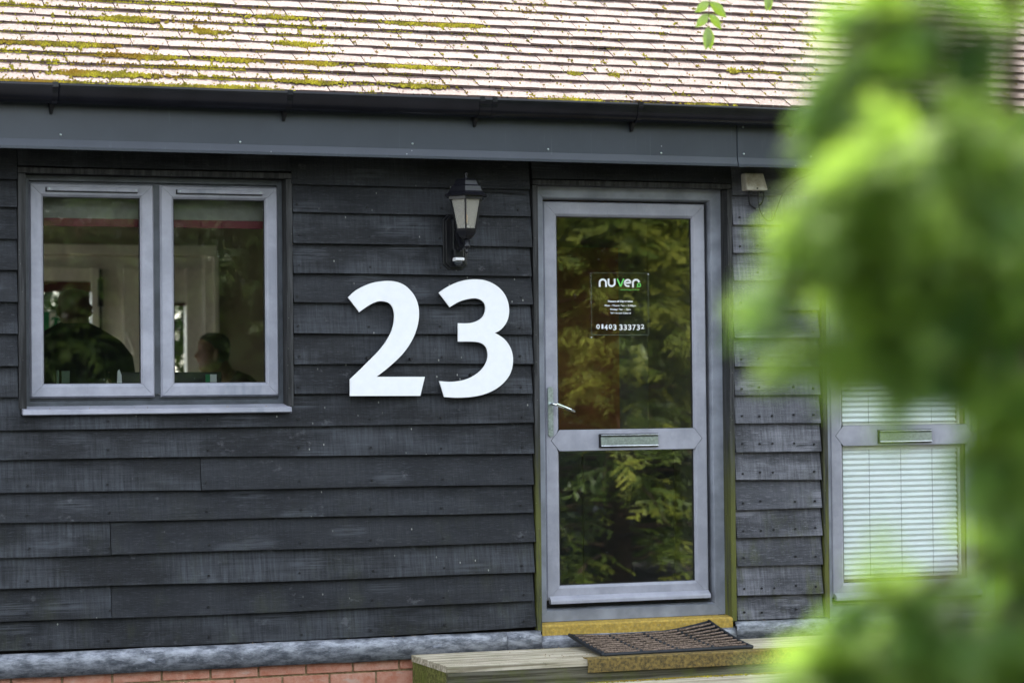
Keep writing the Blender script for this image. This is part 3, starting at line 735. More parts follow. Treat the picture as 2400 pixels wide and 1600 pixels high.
for nm, pts, cn, lab in (('numeral_two', two, two_c, 'large white numeral 2 fixed to the black boards right of the window'), ('numeral_three', three, three_c, 'large white numeral 3 fixed to the black boards below the wall lantern')):
    P = [W(680+x/2.6138, 360+y/2.6138, -.062) for x, y in smoothpoly(pts, cn)]
    P = [(p.x, p.z) for p in P]
    area = sum(P[i][0]*P[(i+1) % len(P)][1]-P[(i+1) % len(P)][0]*P[i][1] for i in range(len(P)))
    if area < 0: P = P[::-1]
    cx = sum(p[0] for p in P)/len(P); cz_ = sum(p[1] for p in P)/len(P)
    T = empty(nm, (cx, -.054, cz_), label=lab, category='house number')
    m = MB(); m.prism([(x-cx, z-cz_) for x, z in P], -.008, .002); m.build('face', WHITE, T, bevel=.0006)
    sp_ = MB()
    offs = ((-.06, .14), (.09, .10), (-.10, -.17), (.11, -.175)) if nm == 'numeral_two' else ((-.02, .205), (.10, .11), (.12, -.09), (-.05, -.19))
    for a, b_ in offs:
        sp_.tube([(a, .002, b_), (a, .040, b_)], .008, 8)
    sp_.build('spacer', RUBBER, T)

# ================================================================== WALL LANTERN
LX, LY = -.416, -.205
LN = empty('wall_lantern', (LX, 0, 2.1), label='black hexagonal wall lantern with motion sensor above the white numeral 3', category='lantern')
def hexring(m, prof, rot=R(8)):
    m.lathe(prof, (0, LY, -2.1), 6, rot)
m = MB(); hexring(m, [(.001, 2.438), (.108, 2.438), (.112, 2.443), (.098, 2.452), (.088, 2.462), (.078, 2.485), (.066, 2.492), (.056, 2.512), (.050, 2.519), (.020, 2.523), (.001, 2.524)]); m.build('cap', BLACKGLOSS, LN)
m = MB(); m.lathe([(.001, 2.520), (.014, 2.521), (.008, 2.527), (.006, 2.536), (.0095, 2.545), (.0085, 2.552), (.001, 2.557)], (0, LY, -2.1), 10); m.build('finial', BLACKGLOSS, LN, smooth=True)
m = MB(); gt, gb = .082, .050
for k in range(6):
    a = R(8)+k*math.pi/3; d = Vector((math.cos(a), math.sin(a), 0))
    m.tube([Vector((0, LY, 2.440-2.1))+d*gt, Vector((0, LY, 2.285-2.1))+d*gb], .0045, 5)
hexring(m, [(.070, 2.424), (.090, 2.424), (.090, 2.440), (.070, 2.440)]); 
m.build('cage', BLACKGLOSS, LN)
for k in range(6):
    a0, a1 = R(8)+k*math.pi/3, R(8)+(k+1)*math.pi/3; vs = []
    for r_, z in ((gb-.001, 2.288), (gt-.002, 2.426)):
        for a in (a0, a1): vs.append(Vector((math.cos(a)*r_, LY+math.sin(a)*r_, z-2.1)))
    c_ = Vector((0, LY, .25)); inner = [v+(Vector((c_.x, c_.y, v.z))-v)*.05 for v in vs]
    m = MB(); m.hexa([vs[0], vs[1], inner[1], inner[0]], [vs[2], vs[3], inner[3], inner[2]]); m.build('glass_pane', LGL, LN)
m = MB(); hexring(m, [(.001, 2.240), (.022, 2.241), (.040, 2.256), (.051, 2.276), (.054, 2.289), (.030, 2.290), (.001, 2.290)]); m.build('base_cup', BLACKGLOSS, LN)
m = MB(); m.lathe([(.001, 2.172), (.006, 2.175), (.008, 2.183), (.004, 2.190), (.004, 2.198), (.018, 2.203), (.018, 2.212), (.014, 2.216), (.014, 2.238), (.001, 2.242)], (0, LY, -2.1), 12); m.build('lower_finial', BLACKGLOSS, LN, smooth=True)
BULB = NT('warm_filament'); BULB.b.inputs['Emission Color'].default_value = (1, .55, .18, 1); BULB.b.inputs['Emission Strength'].default_value = 0.12; BULB = BULB.fin((.8, .5, .2), .4)
m = MB(); m.tube([(0, LY, .215), (0, LY, .255)], .004, 8); m.build('filament', BULB, LN)
m = MB(); m.lathe([(.013, 2.290), (.013, 2.306), (.024, 2.335), (.026, 2.355), (.018, 2.376), (.002, 2.384)], (0, LY, -2.1), 14); m.build('bulb', GLASS2, LN, smooth=True)
m = MB(); m.lathe([(.014, 2.288), (.014, 2.306), (.001, 2.307)], (0, LY, -2.1), 12); m.build('bulb_holder', PVCW, LN)
# back plate: chamfered oblong, raised spine and the swept arm
hw = .060; m = MB()
def oct_(hw, z0, z1, ch): return [(-hw+ch, z0), (hw-ch, z0), (hw, z0+ch), (hw, z1-ch), (hw-ch, z1), (-hw+ch, z1), (-hw, z1-ch), (-hw, z0+ch)]
m.prism(oct_(.060, .004, .268, .026), -.036, -.024); m.prism(oct_(.050, .014, .258, .022), -.048, -.036); m.prism(oct_(.024, .066, .250, .012), -.075, -.048)
m.build('back_plate', BLACKGLOSS, LN, bevel=.003)
m = MB(); m.tube([(0, -.060, .215), (0, -.095, .150), (0, -.135, .105), (0, -.175, .108), (0, LY, .118)], [.016, .016, .014, .012, .012], 8)
m.tube([(0, -.06, .090), (0, -.10, .098), (0, -.15, .103)], .010, 8); m.build('arm', BLACKGLOSS, LN, smooth=True)
m = MB(); m.box(-.024, .024, -.095, -.048, .062, .100); m.build('sensor_housing', BLACKGLOSS, LN, bevel=.004)
m = MB(); m.extr([(-.095, .044), (-.108, .047), (-.108, .058), (-.095, .061), (-.06, .061), (-.06, .044)], -.022, .022); m.build('sensor_lens', WHITE, LN, bevel=.002)
m = MB(); m.lathe([(.001, .020), (.014, .024), (.022, .036), (.022, .043), (.001, .044)], (0, -.078, 0), 12); m.build('sensor_dome', plain('smoky_plastic', (.03, .035, .04), .2, .6), LN, smooth=True)

# ================================================================== JUNCTION BOX AND CABLES
q = W(1767, 426, -.06)
JB = empty('junction_box', (q.x, -.03, q.z), label='small weathered cream junction box high on the boards right of the door', category='junction box')
m = MB(); m.hexa([(-.055, -.068, -.046), (.060, -.068, -.044), (.060, -.001, -.044), (-.055, -.001, -.046)], [(-.060, -.050, .040), (.044, -.050, .041), (.044, -.001, .041), (-.060, -.001, .040)]); m.build('cover', PLAST, JB, bevel=.006)
m = MB(); m.tube([(0, -.071, -.036), (0, -.060, -.036)], .004, 8); m.build('screw', RUBBER, JB)
for gx in (-.020, .035): m = MB(); m.tube([(gx, -.035, -.046), (gx, -.035, -.058)], .008, 8); m.build('cable_gland', RUBBER, JB)
def cable(pts, r, lab):
    P = [W(x, y, yy) for x, y, yy in pts]; o_ = []
    for i in range(len(P)-1):
        p0, p1, p2, p3 = P[max(0, i-1)], P[i], P[i+1], P[min(len(P)-1, i+2)]
        for t in (0, .25, .5, .75): o_.append(.5*((2*p1)+(-p0+p2)*t+(2*p0-5*p1+4*p2-p3)*t*t+(-p0+3*p1-3*p2+p3)*t**3))
    o_.append(P[-1]); m = MB(); m.tube(o_, r, 6); tag(m.build('cable', RUBBER, smooth=True), lab, 'cable')
cable([(1756, 447, -.06), (1755, 465, -.05), (1758, 480, -.04), (1771, 489, -.03)], .0042, 'short thick black cable curling from the left of the junction box into the boards')
cable([(1789, 447, -.06), (1789, 466, -.055), (1784, 478, -.045), (1779, 481, -.035)], .0042, 'short black cable hooking from the right side of the cream junction box')
cable([(1777, 447, -.055), (1777, 470, -.05), (1784, 500, -.04), (1800, 518, -.035), (1812, 512, -.035), (1822, 485, -.035), (1838, 448, -.035), (1860, 428, -.04), (1890, 413, -.05), (1925, 404, -.05), (1980, 402, -.05)], .0024, 'long thin black cable looping below the junction box and away under the eave')
# thin cable running from the lantern along the board edge
cable([(1120, 447, -.03), (1160, 449, -.032), (1200, 451, -.032), (1232, 455, -.03)], .003, 'thin black cable running from the wall lantern along the board edge')

# ================================================================== NOTICE ON THE DOOR GLASS
NX0, NX1, NZ0, NZ1 = .318, .622, 1.798, 2.103
NB = empty('door_notice', (NX0, .070, NZ0), label='clear acrylic opening hours notice with white and green lettering on the door glass', category='notice')
m = MB(); m.box(0, NX1-NX0, -.002, .003, 0, NZ1-NZ0); m.build('acrylic_sheet', FILM, NB)
m = MB()
for a, b_, c_, d_ in ((0, NX1-NX0, 0, .0022), (0, NX1-NX0, NZ1-NZ0-.0012, NZ1-NZ0), (0, .0012, 0, NZ1-NZ0), (NX1-NX0-.0012, NX1-NX0, 0, NZ1-NZ0)): m.box(a, b_, -.0032, -.0022, c_, d_)
m.build('polished_edge', plain('frosted_edge', (.09, .11, .08), .4), NB)
for a, c_ in ((-.002, -.010), (.302, .300)):
    m = MB(); m.prism([(a-.004, c_-.002), (a+.002, c_-.004), (a+.005, c_+.002), (a-.001, c_+.003)], -.0045, -.0034); m.build('adhesive_blob', plain('adhesive_%d' % int((a+1)*1000), (.5, .52, .5), .4), NB)
LWHITE = plain('white_lettering', (.82, .82, .80), .5, var=.01); LGREEN = plain('green_lettering', (.16, .62, .12), .5, var=.01)
kx = (NX1-NX0)/1055.0; kz = (NZ1-NZ0)/1145.0
def P_(x, y): return ((x-200)*kx, (1415-y)*kz)
def stroke(m, pts, w_, y=-.0042):
    P = [Vector(P_(*p)) for p in pts]; hw_ = w_*kx/2; L = []; Rr = []
    for i, p in enumerate(P):
        d = (P[min(i+1, len(P)-1)]-P[max(i-1, 0)]).normalized(); nn = Vector((-d.y, d.x)); L.append(p+nn*hw_); Rr.append(p-nn*hw_)
    n = len(P); m.add([(q.x, y, q.y) for q in L]+[(q.x, y, q.y) for q in Rr]+[(q.x, y+.001, q.y) for q in L]+[(q.x, y+.001, q.y) for q in Rr],
                      [(i, i+n, i+1+n, i+1) for i in range(n-1)]+[(i+2*n, i+1+2*n, i+1+3*n, i+3*n) for i in range(n-1)])
def arc(cx, cy, r, a0, a1, n=12): return [(cx+r*math.cos(R(a0+(a1-a0)*i/n)), cy-r*math.sin(R(a0+(a1-a0)*i/n))) for i in range(n+1)]
m = MB(); SW = 32
stroke(m, [(354, 530)]+[(354, 450)]+arc(412, 452, 58, 180, 0)+[(470, 530)], SW)
stroke(m, [(516, 378)]+arc(573, 456, 58, 180, 360)+[(630, 378)], SW)
stroke(m, arc(872, 455, 58, -62, -360+5, 22)+[(815, 455)], SW-4)
stroke(m, [(966, 535)]+[(966, 450)]+arc(1024, 452, 58, 180, 12), SW)
m.build('lettering', LWHITE, NB)
m = MB(); stroke(m, [(676, 378), (738, 520)], SW-6); stroke(m, [(738, 520), (796, 378)], SW-6, -.0044)
stroke(m, arc(1078, 490, 30, 0, 360, 18), 16); stroke(m, [(1055, 512), (1035, 535)], 12, -.0044)
for k, (x0, x1) in enumerate(((735, 780), (790, 835), (846, 880), (890, 930), (940, 985), (996, 1030), (1045, 1080))): stroke(m, [(x0, 582-(k % 3)*3), (x1, 578+(k % 2)*4)], 7, -.0046)
m.build('logo_accent', LGREEN, NB)
def text(body, cx, y_, h, parent, mat, name='lettering', wpx=None, bold=0.0):
    cu = bpy.data.curves.new('t', 'FONT'); cu.body = body; cu.align_x = 'CENTER'; cu.size = h*kz*1.36; cu.offset = bold; cu.extrude = .0002
    to = bpy.data.objects.new('t', cu); COL.objects.link(to); bpy.context.view_layer.update()
    me = bpy.data.meshes.new_from_object(to.evaluated_get(bpy.context.evaluated_depsgraph_get())); bpy.data.objects.remove(to)
    if wpx:
        xs_ = [v.co.x for v in me.vertices]; k = wpx*kx/(max(xs_)-min(xs_))
        for v in me.vertices: v.co.x *= k
    me.materials.append(mat); o = bpy.data.objects.new(name, me); link(o, parent)
    x, z = P_(cx, y_); o.location = (x, -.0042, z); o.rotation_euler = (R(90), 0, 0); return o
text('Hours of Operation', 730, 808, 34, NB, LWHITE, wpx=455, bold=.0006)
text('Mon - Thurs: 9am - 5.30pm', 732, 886, 32, NB, LWHITE, wpx=580, bold=.0003)
text('Friday: 9am - 5pm', 734, 956, 32, NB, LWHITE, wpx=382, bold=.0003)
text('Weekend: Closed', 735, 1024, 32, NB, LWHITE, wpx=370, bold=.0003)
x = 316
for ch in '01403 333732':       # old-style figures: some sit below the line
    if ch == ' ': x += 34; continue
    text(ch, x, 1298+(22 if ch in '3479' else 0), 84 if ch not in '3479' else 104, NB, LWHITE, 'numeral', wpx=62 if ch != '1' else 34, bold=.0006); x += 80 if ch != '1' else 66
for o in [o for o in bpy.data.objects if o.name.startswith('numeral') and o.parent == NB]: o.name = 'digit'

# ================================================================== BLINDS
def tube_obj(pts, r, name, mat, parent, n=6): m = MB(); m.tube(pts, r, n); return m.build(name, mat, parent, smooth=True)
RB = empty('roller_blind', (-1.84, .13, 2.38), label='rolled up grey blind with a dark red hem across the top of the window', category='blind')
m = MB(); m.box(-.62, .62, .004, .010, -.045, .12); m.build('fabric', GREYFAB, RB)
m = MB(); m.box(-.62, .62, -.002, .014, -.082, -.046); m.build('hem_bar', MAROON, RB)
BLW = NT('white_blind_slat'); BLW = BLW.fin(BLW.mix(BLW.step(BLW.noise(BLW.vec(), 5, 3), .3, .7), (.90, .93, .92), (.94, .95, .95)), .45)
def pleated(x0, x1, z0, z1, lab):
    Bd = empty('pleated_blind', ((x0+x1)/2, .099, z0), label=lab, category='blind'); w_ = (x1-x0)/2
    n = int((z1-z0-.03)/.0272); st = (z1-z0-.03)/n
    me = None
    for k in range(n):
        if me is None:
            m = MB(); m.extr([(.003, 0), (-.016, st*.38), (.003, st*.96), (.0045, st*.96), (-.014, st*.38), (.0045, 0)], -w_, w_-.022); o = m.build('slat', BLW, Bd); me = o.data
        else: o = bpy.data.objects.new('slat', me); link(o, Bd)
        o.location = (0, 0, k*st+.012)
    m = MB(); m.box(-w_, w_, -.016, .008, z1-z0-.022, z1-z0); m.build('head_rail', PVCW, Bd)
    m = MB(); m.box(-w_, w_-.02, -.013, .006, 0, .011); m.build('bottom_rail', PVCW, Bd)
    m = MB(); m.box(w_-.012, w_-.004, -.016, .0, 0, z1-z0); m.build('side_channel', PVCW, Bd)
    for f in (-.52, .0, .52): tube_obj([(w_*f, -.0145, .01), (w_*f, -.0145, z1-z0-.02)], .0008, 'cord', RUBBER, Bd, 4)
pleated(1.672, 2.372, .560, 1.236, 'white pleated blind filling the lower glass of the right hand door')
pleated(1.672, 2.372, 1.336, 2.375, 'white pleated blind filling the upper glass of the right hand door')

# ================================================================== INTERIOR
m = MB(); m.box(-8, 6, .141, 5.6, .30, .415); part(m, 'inner_floor', INF)
m = MB(); m.box(-8, 6, .141, 5.6, 2.72, 2.76); part(m, 'inner_ceiling', INC)
IW = MB(); OX0, OX1, OZ1 = -3.3, -.321, 2.492
IW.box(-8, OX0, 5.5, 5.62, .4, 2.72); IW.box(OX1, 6, 5.5, 5.62, .4, 2.72); IW.box(OX0, OX1, 5.5, 5.62, OZ1, 2.72)
part(IW, 'inner_back_wall', INW)
m = MB(); m.box(-3.9, -3.8, .14, 2.9, .4, 2.72); m.box(-3.9, -3.8, 5.3, 5.5, .4, 2.72); m.box(-3.9, -3.8, 2.9, 5.3, .4, .8); m.box(-3.9, -3.8, 2.9, 5.3, 2.65, 2.72); m.box(1.30, 1.36, 1.3, 5.5, .4, 2.72); m.box(-.10, -.04, .141, 1.25, .4, 2.72); m.box(-.10, 1.30, 1.25, 1.30, .4, 2.72); m.box(1.12, 1.20, .141, 1.25, .4, 2.72)  # left wall opening is added, out of view, to let daylight into the room
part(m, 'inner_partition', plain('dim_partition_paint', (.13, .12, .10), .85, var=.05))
m = MB(); m.box(.10, .93, 1.20, 1.24, .42, 2.30); part(m, 'inner_door', BROWN)
# made-up lobby cabinet, added to keep the lower pane dark
CB = empty('cabinet', (.5, .9, .415), label='low black cabinet added inside to darken the lower glass of the door', category='cabinet')
m = MB(); m.box(-.50, .55, -.15, .28, 0, .80); m.build('added_cabinet_carcass', SCREEN, CB, bevel=.004); m = MB(); m.box(-.49, .02, -.165, -.151, .02, .78); m.build('added_cabinet_door', SCREEN, CB); m = MB(); m.box(.03, .54, -.165, -.151, .02, .78); m.build('added_cabinet_door', SCREEN, CB)
# glazed back doors in the white opening
BW = empty('back_window'); BW.parent = BLD
def bb(x0, x1, z0, z1, y0=5.50, y1=5.56, mat=PVCW, name='frame'): m = MB(); m.box(x0, x1, y0, y1, z0, z1); return m.build(name, mat, BW)
X = lambda px: W(px, 700, 5.5).x
bb(OX0, OX1+.02, 2.492, 2.56, 5.47, 5.499); bb(OX1, OX1+.03, .45, 2.492, 5.46, 5.499)
bb(OX0, X(481), 2.40, 2.491, 5.60, 5.66); bb(X(481), OX1-.001, .45, 2.491, 5.501, 5.66)
bb(X(441), X(478), .45, 2.405, 5.55, 5.64); bb(X(407), X(441)-.003, 2.17, 2.405, 5.58, 5.64); bb(X(400), X(406), .45, 2.405, 5.57, 5.64)
bb(X(407), X(441)-.003, 2.15, 2.169, 5.57, 5.60, MAROON, 'blind_band')
bb(X(330), X(399), .45, 2.405, 5.60, 5.65); bb(X(295), X(329), .45, 2.405, 5.57, 5.65); bb(X(246), X(294), .45, 2.405, 5.61, 5.65)
bb(X(219), X(236), .45, 2.405, 5.56, 5.64); bb(X(237), X(245), .45, 2.405, 5.60, 5.62, SCREEN, 'gasket'); bb(OX0, X(219)-.003, 2.316, 2.405, 5.57, 5.64)
bb(OX0, X(219)-.003, 2.243, 2.315, 5.58, 5.60, MAROON, 'blind_band'); bb(OX0, X(219)-.003, .45, 1.15, 5.58, 5.64)
bb(X(232), X(243), 2.14, 2.33, 5.51, 5.555, SCREEN, 'door_closer')
m = MB(); m.box(OX0, X(219)-.004, 5.601, 5.607, 1.15, 2.242); m.build('glass_pane', GLASS, BW); m = MB(); m.box(X(407), X(441)-.004, 5.601, 5.607, .45, 2.16); m.build('glass_pane', GLASS, BW)
tube_obj([W(301, 780, 5.53), W(306, 800, 5.49), W(312, 815, 5.48), W(312, 835, 5.48)], .012, 'handle', PVCW, BW)
# exit sign on the back glass
e0 = W(70, 730, 5.59); e1 = W(149, 778, 5.59)
EX = empty('exit_sign', (e0.x, 5.59, e1.z), label='green and white running man exit sign on the back door glass', category='sign'); ew = e1.x-e0.x; eh = e0.z-e1.z
EXG = plain('sign_green', (.012, .22, .085), .5, var=.02); EXW = plain('sign_white', (.80, .82, .80), .5, var=.02)
for mt_ in (EXG, EXW):
    bs = mt_.node_tree.nodes['Principled BSDF']; bs.inputs['Transmission Weight'].default_value = 0.0
m = MB(); m.box(-.008, ew, 0, .004, -.008, eh+.008); m.build('panel', EXW, EX)
m = MB(); m.box(0, ew-.008, -.004, -.001, 0, eh); m.build('green_field', EXG, EX)
m = MB(); dx = ew*.58; m.box(dx, dx+.085, -.008, -.005, .006, eh-.006); m.build('doorway', EXW, EX)
m = MB()
def lim(pts, w_):
    for i in range(len(pts)-1):
        a, c_ = Vector(pts[i]), Vector(pts[i+1]); d = (c_-a).normalized(); n_ = Vector((-d.y, d.x))*w_; 
        m.add([(dx+q.x, -.0095, q.y) for q in (a-n_, c_-n_, c_+n_, a+n_)]+[(dx+q.x, -.0085, q.y) for q in (a-n_, c_-n_, c_+n_, a+n_)], [(0, 1, 2, 3), (4, 7, 6, 5), (0, 4, 5, 1), (1, 5, 6, 2), (2, 6, 7, 3), (3, 7, 4, 0)])
k = eh/.135
lim([(.044*k, .098*k), (.040*k, .062*k)], .013*k); lim([(.046*k, .096*k), (.064*k, .084*k), (.070*k, .070*k)], .0065*k); lim([(.038*k, .097*k), (.018*k, .090*k), (.010*k, .078*k)], .0065*k)
lim([(.044*k, .062*k), (.058*k, .044*k), (.050*k, .020*k)], .0085*k); lim([(.038*k, .064*k), (.026*k, .040*k), (.008*k, .030*k)], .0085*k)
m.add([(dx+.048*k+.010*k*math.cos(t*math.pi/5), -.0096, .114*k+.010*k*math.sin(t*math.pi/5)) for t in range(10)], [tuple(range(10))]); m.build('running_figure', EXG, EX)
m = MB(); m.box(-.01, ew*.9, 0, .004, -.075, -.022); m.build('white_strip', EXW, EX)
m = MB(); m.box(.30*ew, .5*ew, -.003, -.001, -.06, -.035); m.build('blue_marks', plain('sign_blue', (.02, .07, .4), .5), EX)
# desk, monitors
DS = empty('desk', (-1.6, 1.1, .415), label='plain office desk standing inside below the window', category='desk')
m = MB(); m.box(-.95, .95, -.35, .40, .715, .74); m.build('desktop', INW, DS, bevel=.003)
for a, c_ in ((-.9, -.3), (.87, -.3), (-.9, .35), (.87, .35)): m = MB(); m.box(a, a+.04, c_-.02, c_+.02, 0, .714); m.build('leg', SCREEN, DS)
def monitor(pxa, pxb, pytop, y, lab, extra):
    a = W(pxa, pytop, y); c_ = W(pxb, pytop, y); zt = a.z
    o = empty('monitor', ((a.x+c_.x)/2, y, 1.156), label=lab, category='monitor'); w_ = (c_.x-a.x)/2
    m = MB(); m.box(-w_, w_, 0, .03, .09, zt-1.156); m.build('screen_back', SCREEN, o, bevel=.006)
    m = MB(); m.box(-.02, .02, .01, .03, .0, .12); m.build('stand', SCREEN, o); m = MB(); m.box(-.1, .1, -.06, .08, 0, .012); m.build('foot', SCREEN, o)
    if extra: m = MB(); m.box(w_-.085, w_-.062, -.004, -.001, zt-1.156-.058, zt-1.156-.012); m.build('green_label', EXG, o); m = MB(); m.box(w_-.061, w_-.028, -.004, -.001, zt-1.156-.058, zt-1.156-.012); m.build('white_label', EXW, o)
monitor(392, 520, 872, 1.15, 'dark monitor with a green and white label below the man in profile', True)
monitor(276, 372, 872, 1.10, 'dark monitor edge beside the bald man in the left pane', False)
m = MB(); a = W(277, 893, .9); m.prism([(a.x-.012, a.z-.1), (a.x+.020, a.z-.1), (a.x+.017, a.z+.028), (a.x+.006, a.z+.058), (a.x-.002, a.z+.05)], .90, .903); 
o = tag(m.build('paper', EXW), 'white folded paper standing against the monitor in the left pane', 'paper')
FD = empty('file_holder', (W(150, 893, .95).x, .95, 1.156), label='grey green upright file holder at the foot of the left pane', category='file holder')
m = MB(); zt = W(150, 867, .95).z-1.156; m.box(-.035, -.025, 0, .02, 0, zt); m.box(-.010, .028, 0, .02, 0, zt-.004); m.build('body', plain('grey_green_card', (.08, .12, .08), .7), FD)

# ---- people
def loft_head(m, c, rot, lev, n=24):
    vs = []; M_ = Matrix.Rotation(rot, 3, 'Z')
    for z, f, b_, w_, nose in lev:
        for k in range(n):
            a = 2*math.pi*k/n; ca, sa = math.cos(a), math.sin(a)
            x = f*ca if ca > 0 else b_*ca
            if nose and ca > 0: x += nose*math.exp(-(sa/.22)**2)
            vs.append(M_ @ Vector((x, w_*sa, z))+c)
    N = len(lev); fs = [(i*n+k, i*n+(k+1) % n, (i+1)*n+(k+1) % n, (i+1)*n+k) for i in range(N-1) for k in range(n)]
    fs += [tuple(range(n-1, -1, -1)), tuple(range((N-1)*n, N*n))]; m.add(vs, fs)
HEAD = [(-.005, .045, .02, .035, 0), (.006, .072, .045, .05, 0), (.022, .083, .066, .058, .004), (.038, .079, .076, .062, .002), (.048, .084, .080, .064, .006), (.058, .076, .084, .066, .0), (.066, .086, .086, .068, .008), (.080, .080, .090, .070, .010),
        (.090, .080, .093, .071, .030), (.104, .080, .096, .073, .024), (.122, .078, .100, .074, .012), (.134, .079, .101, .075, .004), (.146, .088, .102, .076, 0), (.165, .089, .103, .077, 0), (.185, .082, .100, .075, 0), (.205, .066, .088, .065, 0), (.220, .042, .062, .045, 0), (.229, .015, .02, .018, 0)]
def ball_chain(m, pts, n=12):
    m.tube([p[:3] for p in pts], [p[3] for p in pts], n)
def hand(m, base, d, side):
    d = Vector(d).normalized(); s = d.cross(Vector(side)).normalized(); base = Vector(base)
    m.tube([base, base+d*.045, base+d*.085], [.024, .034, .030], 8)
    for k, L in enumerate((.068, .078, .072, .056)):
        o = base+d*.08+s*(-.027+.018*k); m.tube([o, o+d*L*.5+Vector(side)*.006, o+d*L+Vector(side)*.022], [.009, .0085, .007], 6)
    m.tube([base+d*.03-s*.03, base+d*.055-s*.055, base+d*.085-s*.06+Vector(side)*.01], [.011, .010, .008], 6)
def finish(m, name, mat, parent, vox=.009, sm=4):
    o = m.build(name, mat, parent); r = o.modifiers.new('remesh', 'REMESH'); r.mode = 'VOXEL'; r.voxel_size = vox; r.use_smooth_shade = True
    s = o.modifiers.new('smooth', 'SMOOTH'); s.iterations = sm; s.factor = .5; return o
# man seen from behind
h = W(174, 720, 2.3)
P1 = empty('person', (h.x, 2.3, .415), label='bald person in a dark collared shirt seen from behind through the left pane', category='person')
H = 1.70; hz = H-.23
m = MB(); loft_head(m, Vector((0, .02, hz)), R(90), [(z_, f_, b__, w_*1.10, n_) for z_, f_, b__, w_, n_ in HEAD])
for s in (-1, 1): m.tube([(s*.080, .0, hz+.075), (s*.091, -.006, hz+.10), (s*.093, -.008, hz+.125), (s*.082, .002, hz+.14)], [.010, .012, .013, .008], 8)
ball_chain(m, [(0, -.01, hz+.07, .074), (0, -.015, hz-.01, .074), (0, -.01, hz-.06, .075)])
ball_chain(m, [(0, 0, hz-.10, .10), (0, 0, hz-.25, .15), (0, 0, hz-.45, .14), (0, 0, hz-.60, .15)])
for s in (-1, 1):
    ball_chain(m, [(s*.10, -.0, hz-.10, .055), (s*.19, 0, hz-.14, .060), (s*.25, .03, hz-.30, .05), (s*.27, .06, hz-.43, .042), (s*.24, .20, hz-.52, .036), (s*.20, .30, hz-.54, .028)])
    hand(m, (s*.20, .30, hz-.54), (-.1*s, 1, -.1), (0, 0, -1))
    ball_chain(m, [(s*.09, 0, hz-.60, .10), (s*.10, 0, hz-.85, .075), (s*.10, 0, hz-1.02, .058), (s*.10, -.01, hz-1.2, .055), (s*.10, 0, .08, .042)]); ball_chain(m, [(s*.10, -.04, .045, .04), (s*.11, .08, .035, .042), (s*.12, .19, .03, .028)])
finish(m, 'body', SKIN, P1)
m = MB()
ball_chain(m, [(0, -.010, hz+.040, .080), (0, -.012, hz+.010, .086), (0, -.01, hz-.03, .105)]); ball_chain(m, [(0, -.010, hz-.045, .115), (0, -.008, hz-.09, .145), (0, 0, hz-.15, .16), (0, 0, hz-.30, .175), (0, 0, hz-.50, .165), (0, 0, hz-.66, .17)], 16)
for s in (-1, 1):
    ball_chain(m, [(s*.03, 0, hz-.005, .070), (s*.12, 0, hz-.065, .080), (s*.20, 0, hz-.12, .085), (s*.245, 0, hz-.17, .082), (s*.275, .02, hz-.30, .072), (s*.285, .06, hz-.44, .062), (s*.25, .19, hz-.52, .05), (s*.215, .27, hz-.54, .042)])
finish(m, 'shirt', SHIRT, P1, .011, 5)
m = MB(); ball_chain(m, [(0, 0, hz-.58, .165), (0, 0, hz-.68, .16)], 14)
for s in (-1, 1): ball_chain(m, [(s*.09, 0, hz-.62, .105), (s*.10, 0, hz-.85, .088), (s*.10, 0, hz-1.05, .072), (s*.10, 0, .11, .065)])
finish(m, 'trousers', TROU, P1, .014, 3)
m = MB()
for s in (-1, 1): ball_chain(m, [(s*.10, -.05, .05, .048), (s*.11, .07, .045, .050), (s*.12, .20, .035, .036)])
finish(m, 'shoes', SCREEN, P1, .01, 2)
# laughing man in profile, leaning forward
h = W(499, 835, 4.0)
P2 = empty('person', (h.x, 4.0, .415), label='dark haired person laughing in profile in the right pane leaning over a desk', category='person')
HD2 = [(z*1.06, f*1.06+(.0 if not .04 < z < .062 else -.004), b_*1.05, w_, nn*1.25) for z, f, b_, w_, nn in HEAD]
H2 = 1.50; hz = H2-.243; m = MB()
loft_head(m, Vector((-.005, 0, hz)), R(180), HD2)
m.tube([(.0, -.078, hz+.08), (.012, -.086, hz+.11), (.006, -.08, hz+.14)], [.01, .013, .009], 8); m.tube([(.0, .078, hz+.08), (.012, .086, hz+.11), (.006, .08, hz+.14)], [.01, .013, .009], 8)
ball_chain(m, [(.03, 0, hz+.07, .062), (.07, 0, hz-.01, .062), (.12, 0, hz-.06, .075)])
ball_chain(m, [(.15, 0, hz-.10, .10), (.26, 0, hz-.25, .14), (.38, 0, hz-.42, .13), (.44, 0, hz-.52, .14)])
for s in (-1, 1):
    ball_chain(m, [(.16, s*.10, hz-.10, .055), (.20, s*.18, hz-.14, .055), (.12, s*.22, hz-.34, .045), (.02, s*.20, hz-.50, .038), (-.12, s*.15, hz-.56, .028)])
    hand(m, (-.12, s*.15, hz-.56), (-1, 0, -.15), (0, 0, -1))
    ball_chain(m, [(.44, s*.09, hz-.52, .10), (.40, s*.10, .52, .065), (.44, s*.10, .30, .055), (.48, s*.10, .08, .042)]); ball_chain(m, [(.51, s*.10, .045, .04), (.40, s*.10, .035, .042), (.30, s*.11, .03, .028)])
finish(m, 'body', SKIN, P2)
m = MB()
for z, f, b_, w_ in ((.13, -.02, .108, .080), (.15, .0, .113, .083), (.17, .05, .114, .084), (.19, .085, .112, .082), (.212, .078, .103, .075), (.23, .058, .080, .058), (.243, .030, .048, .035)): pass
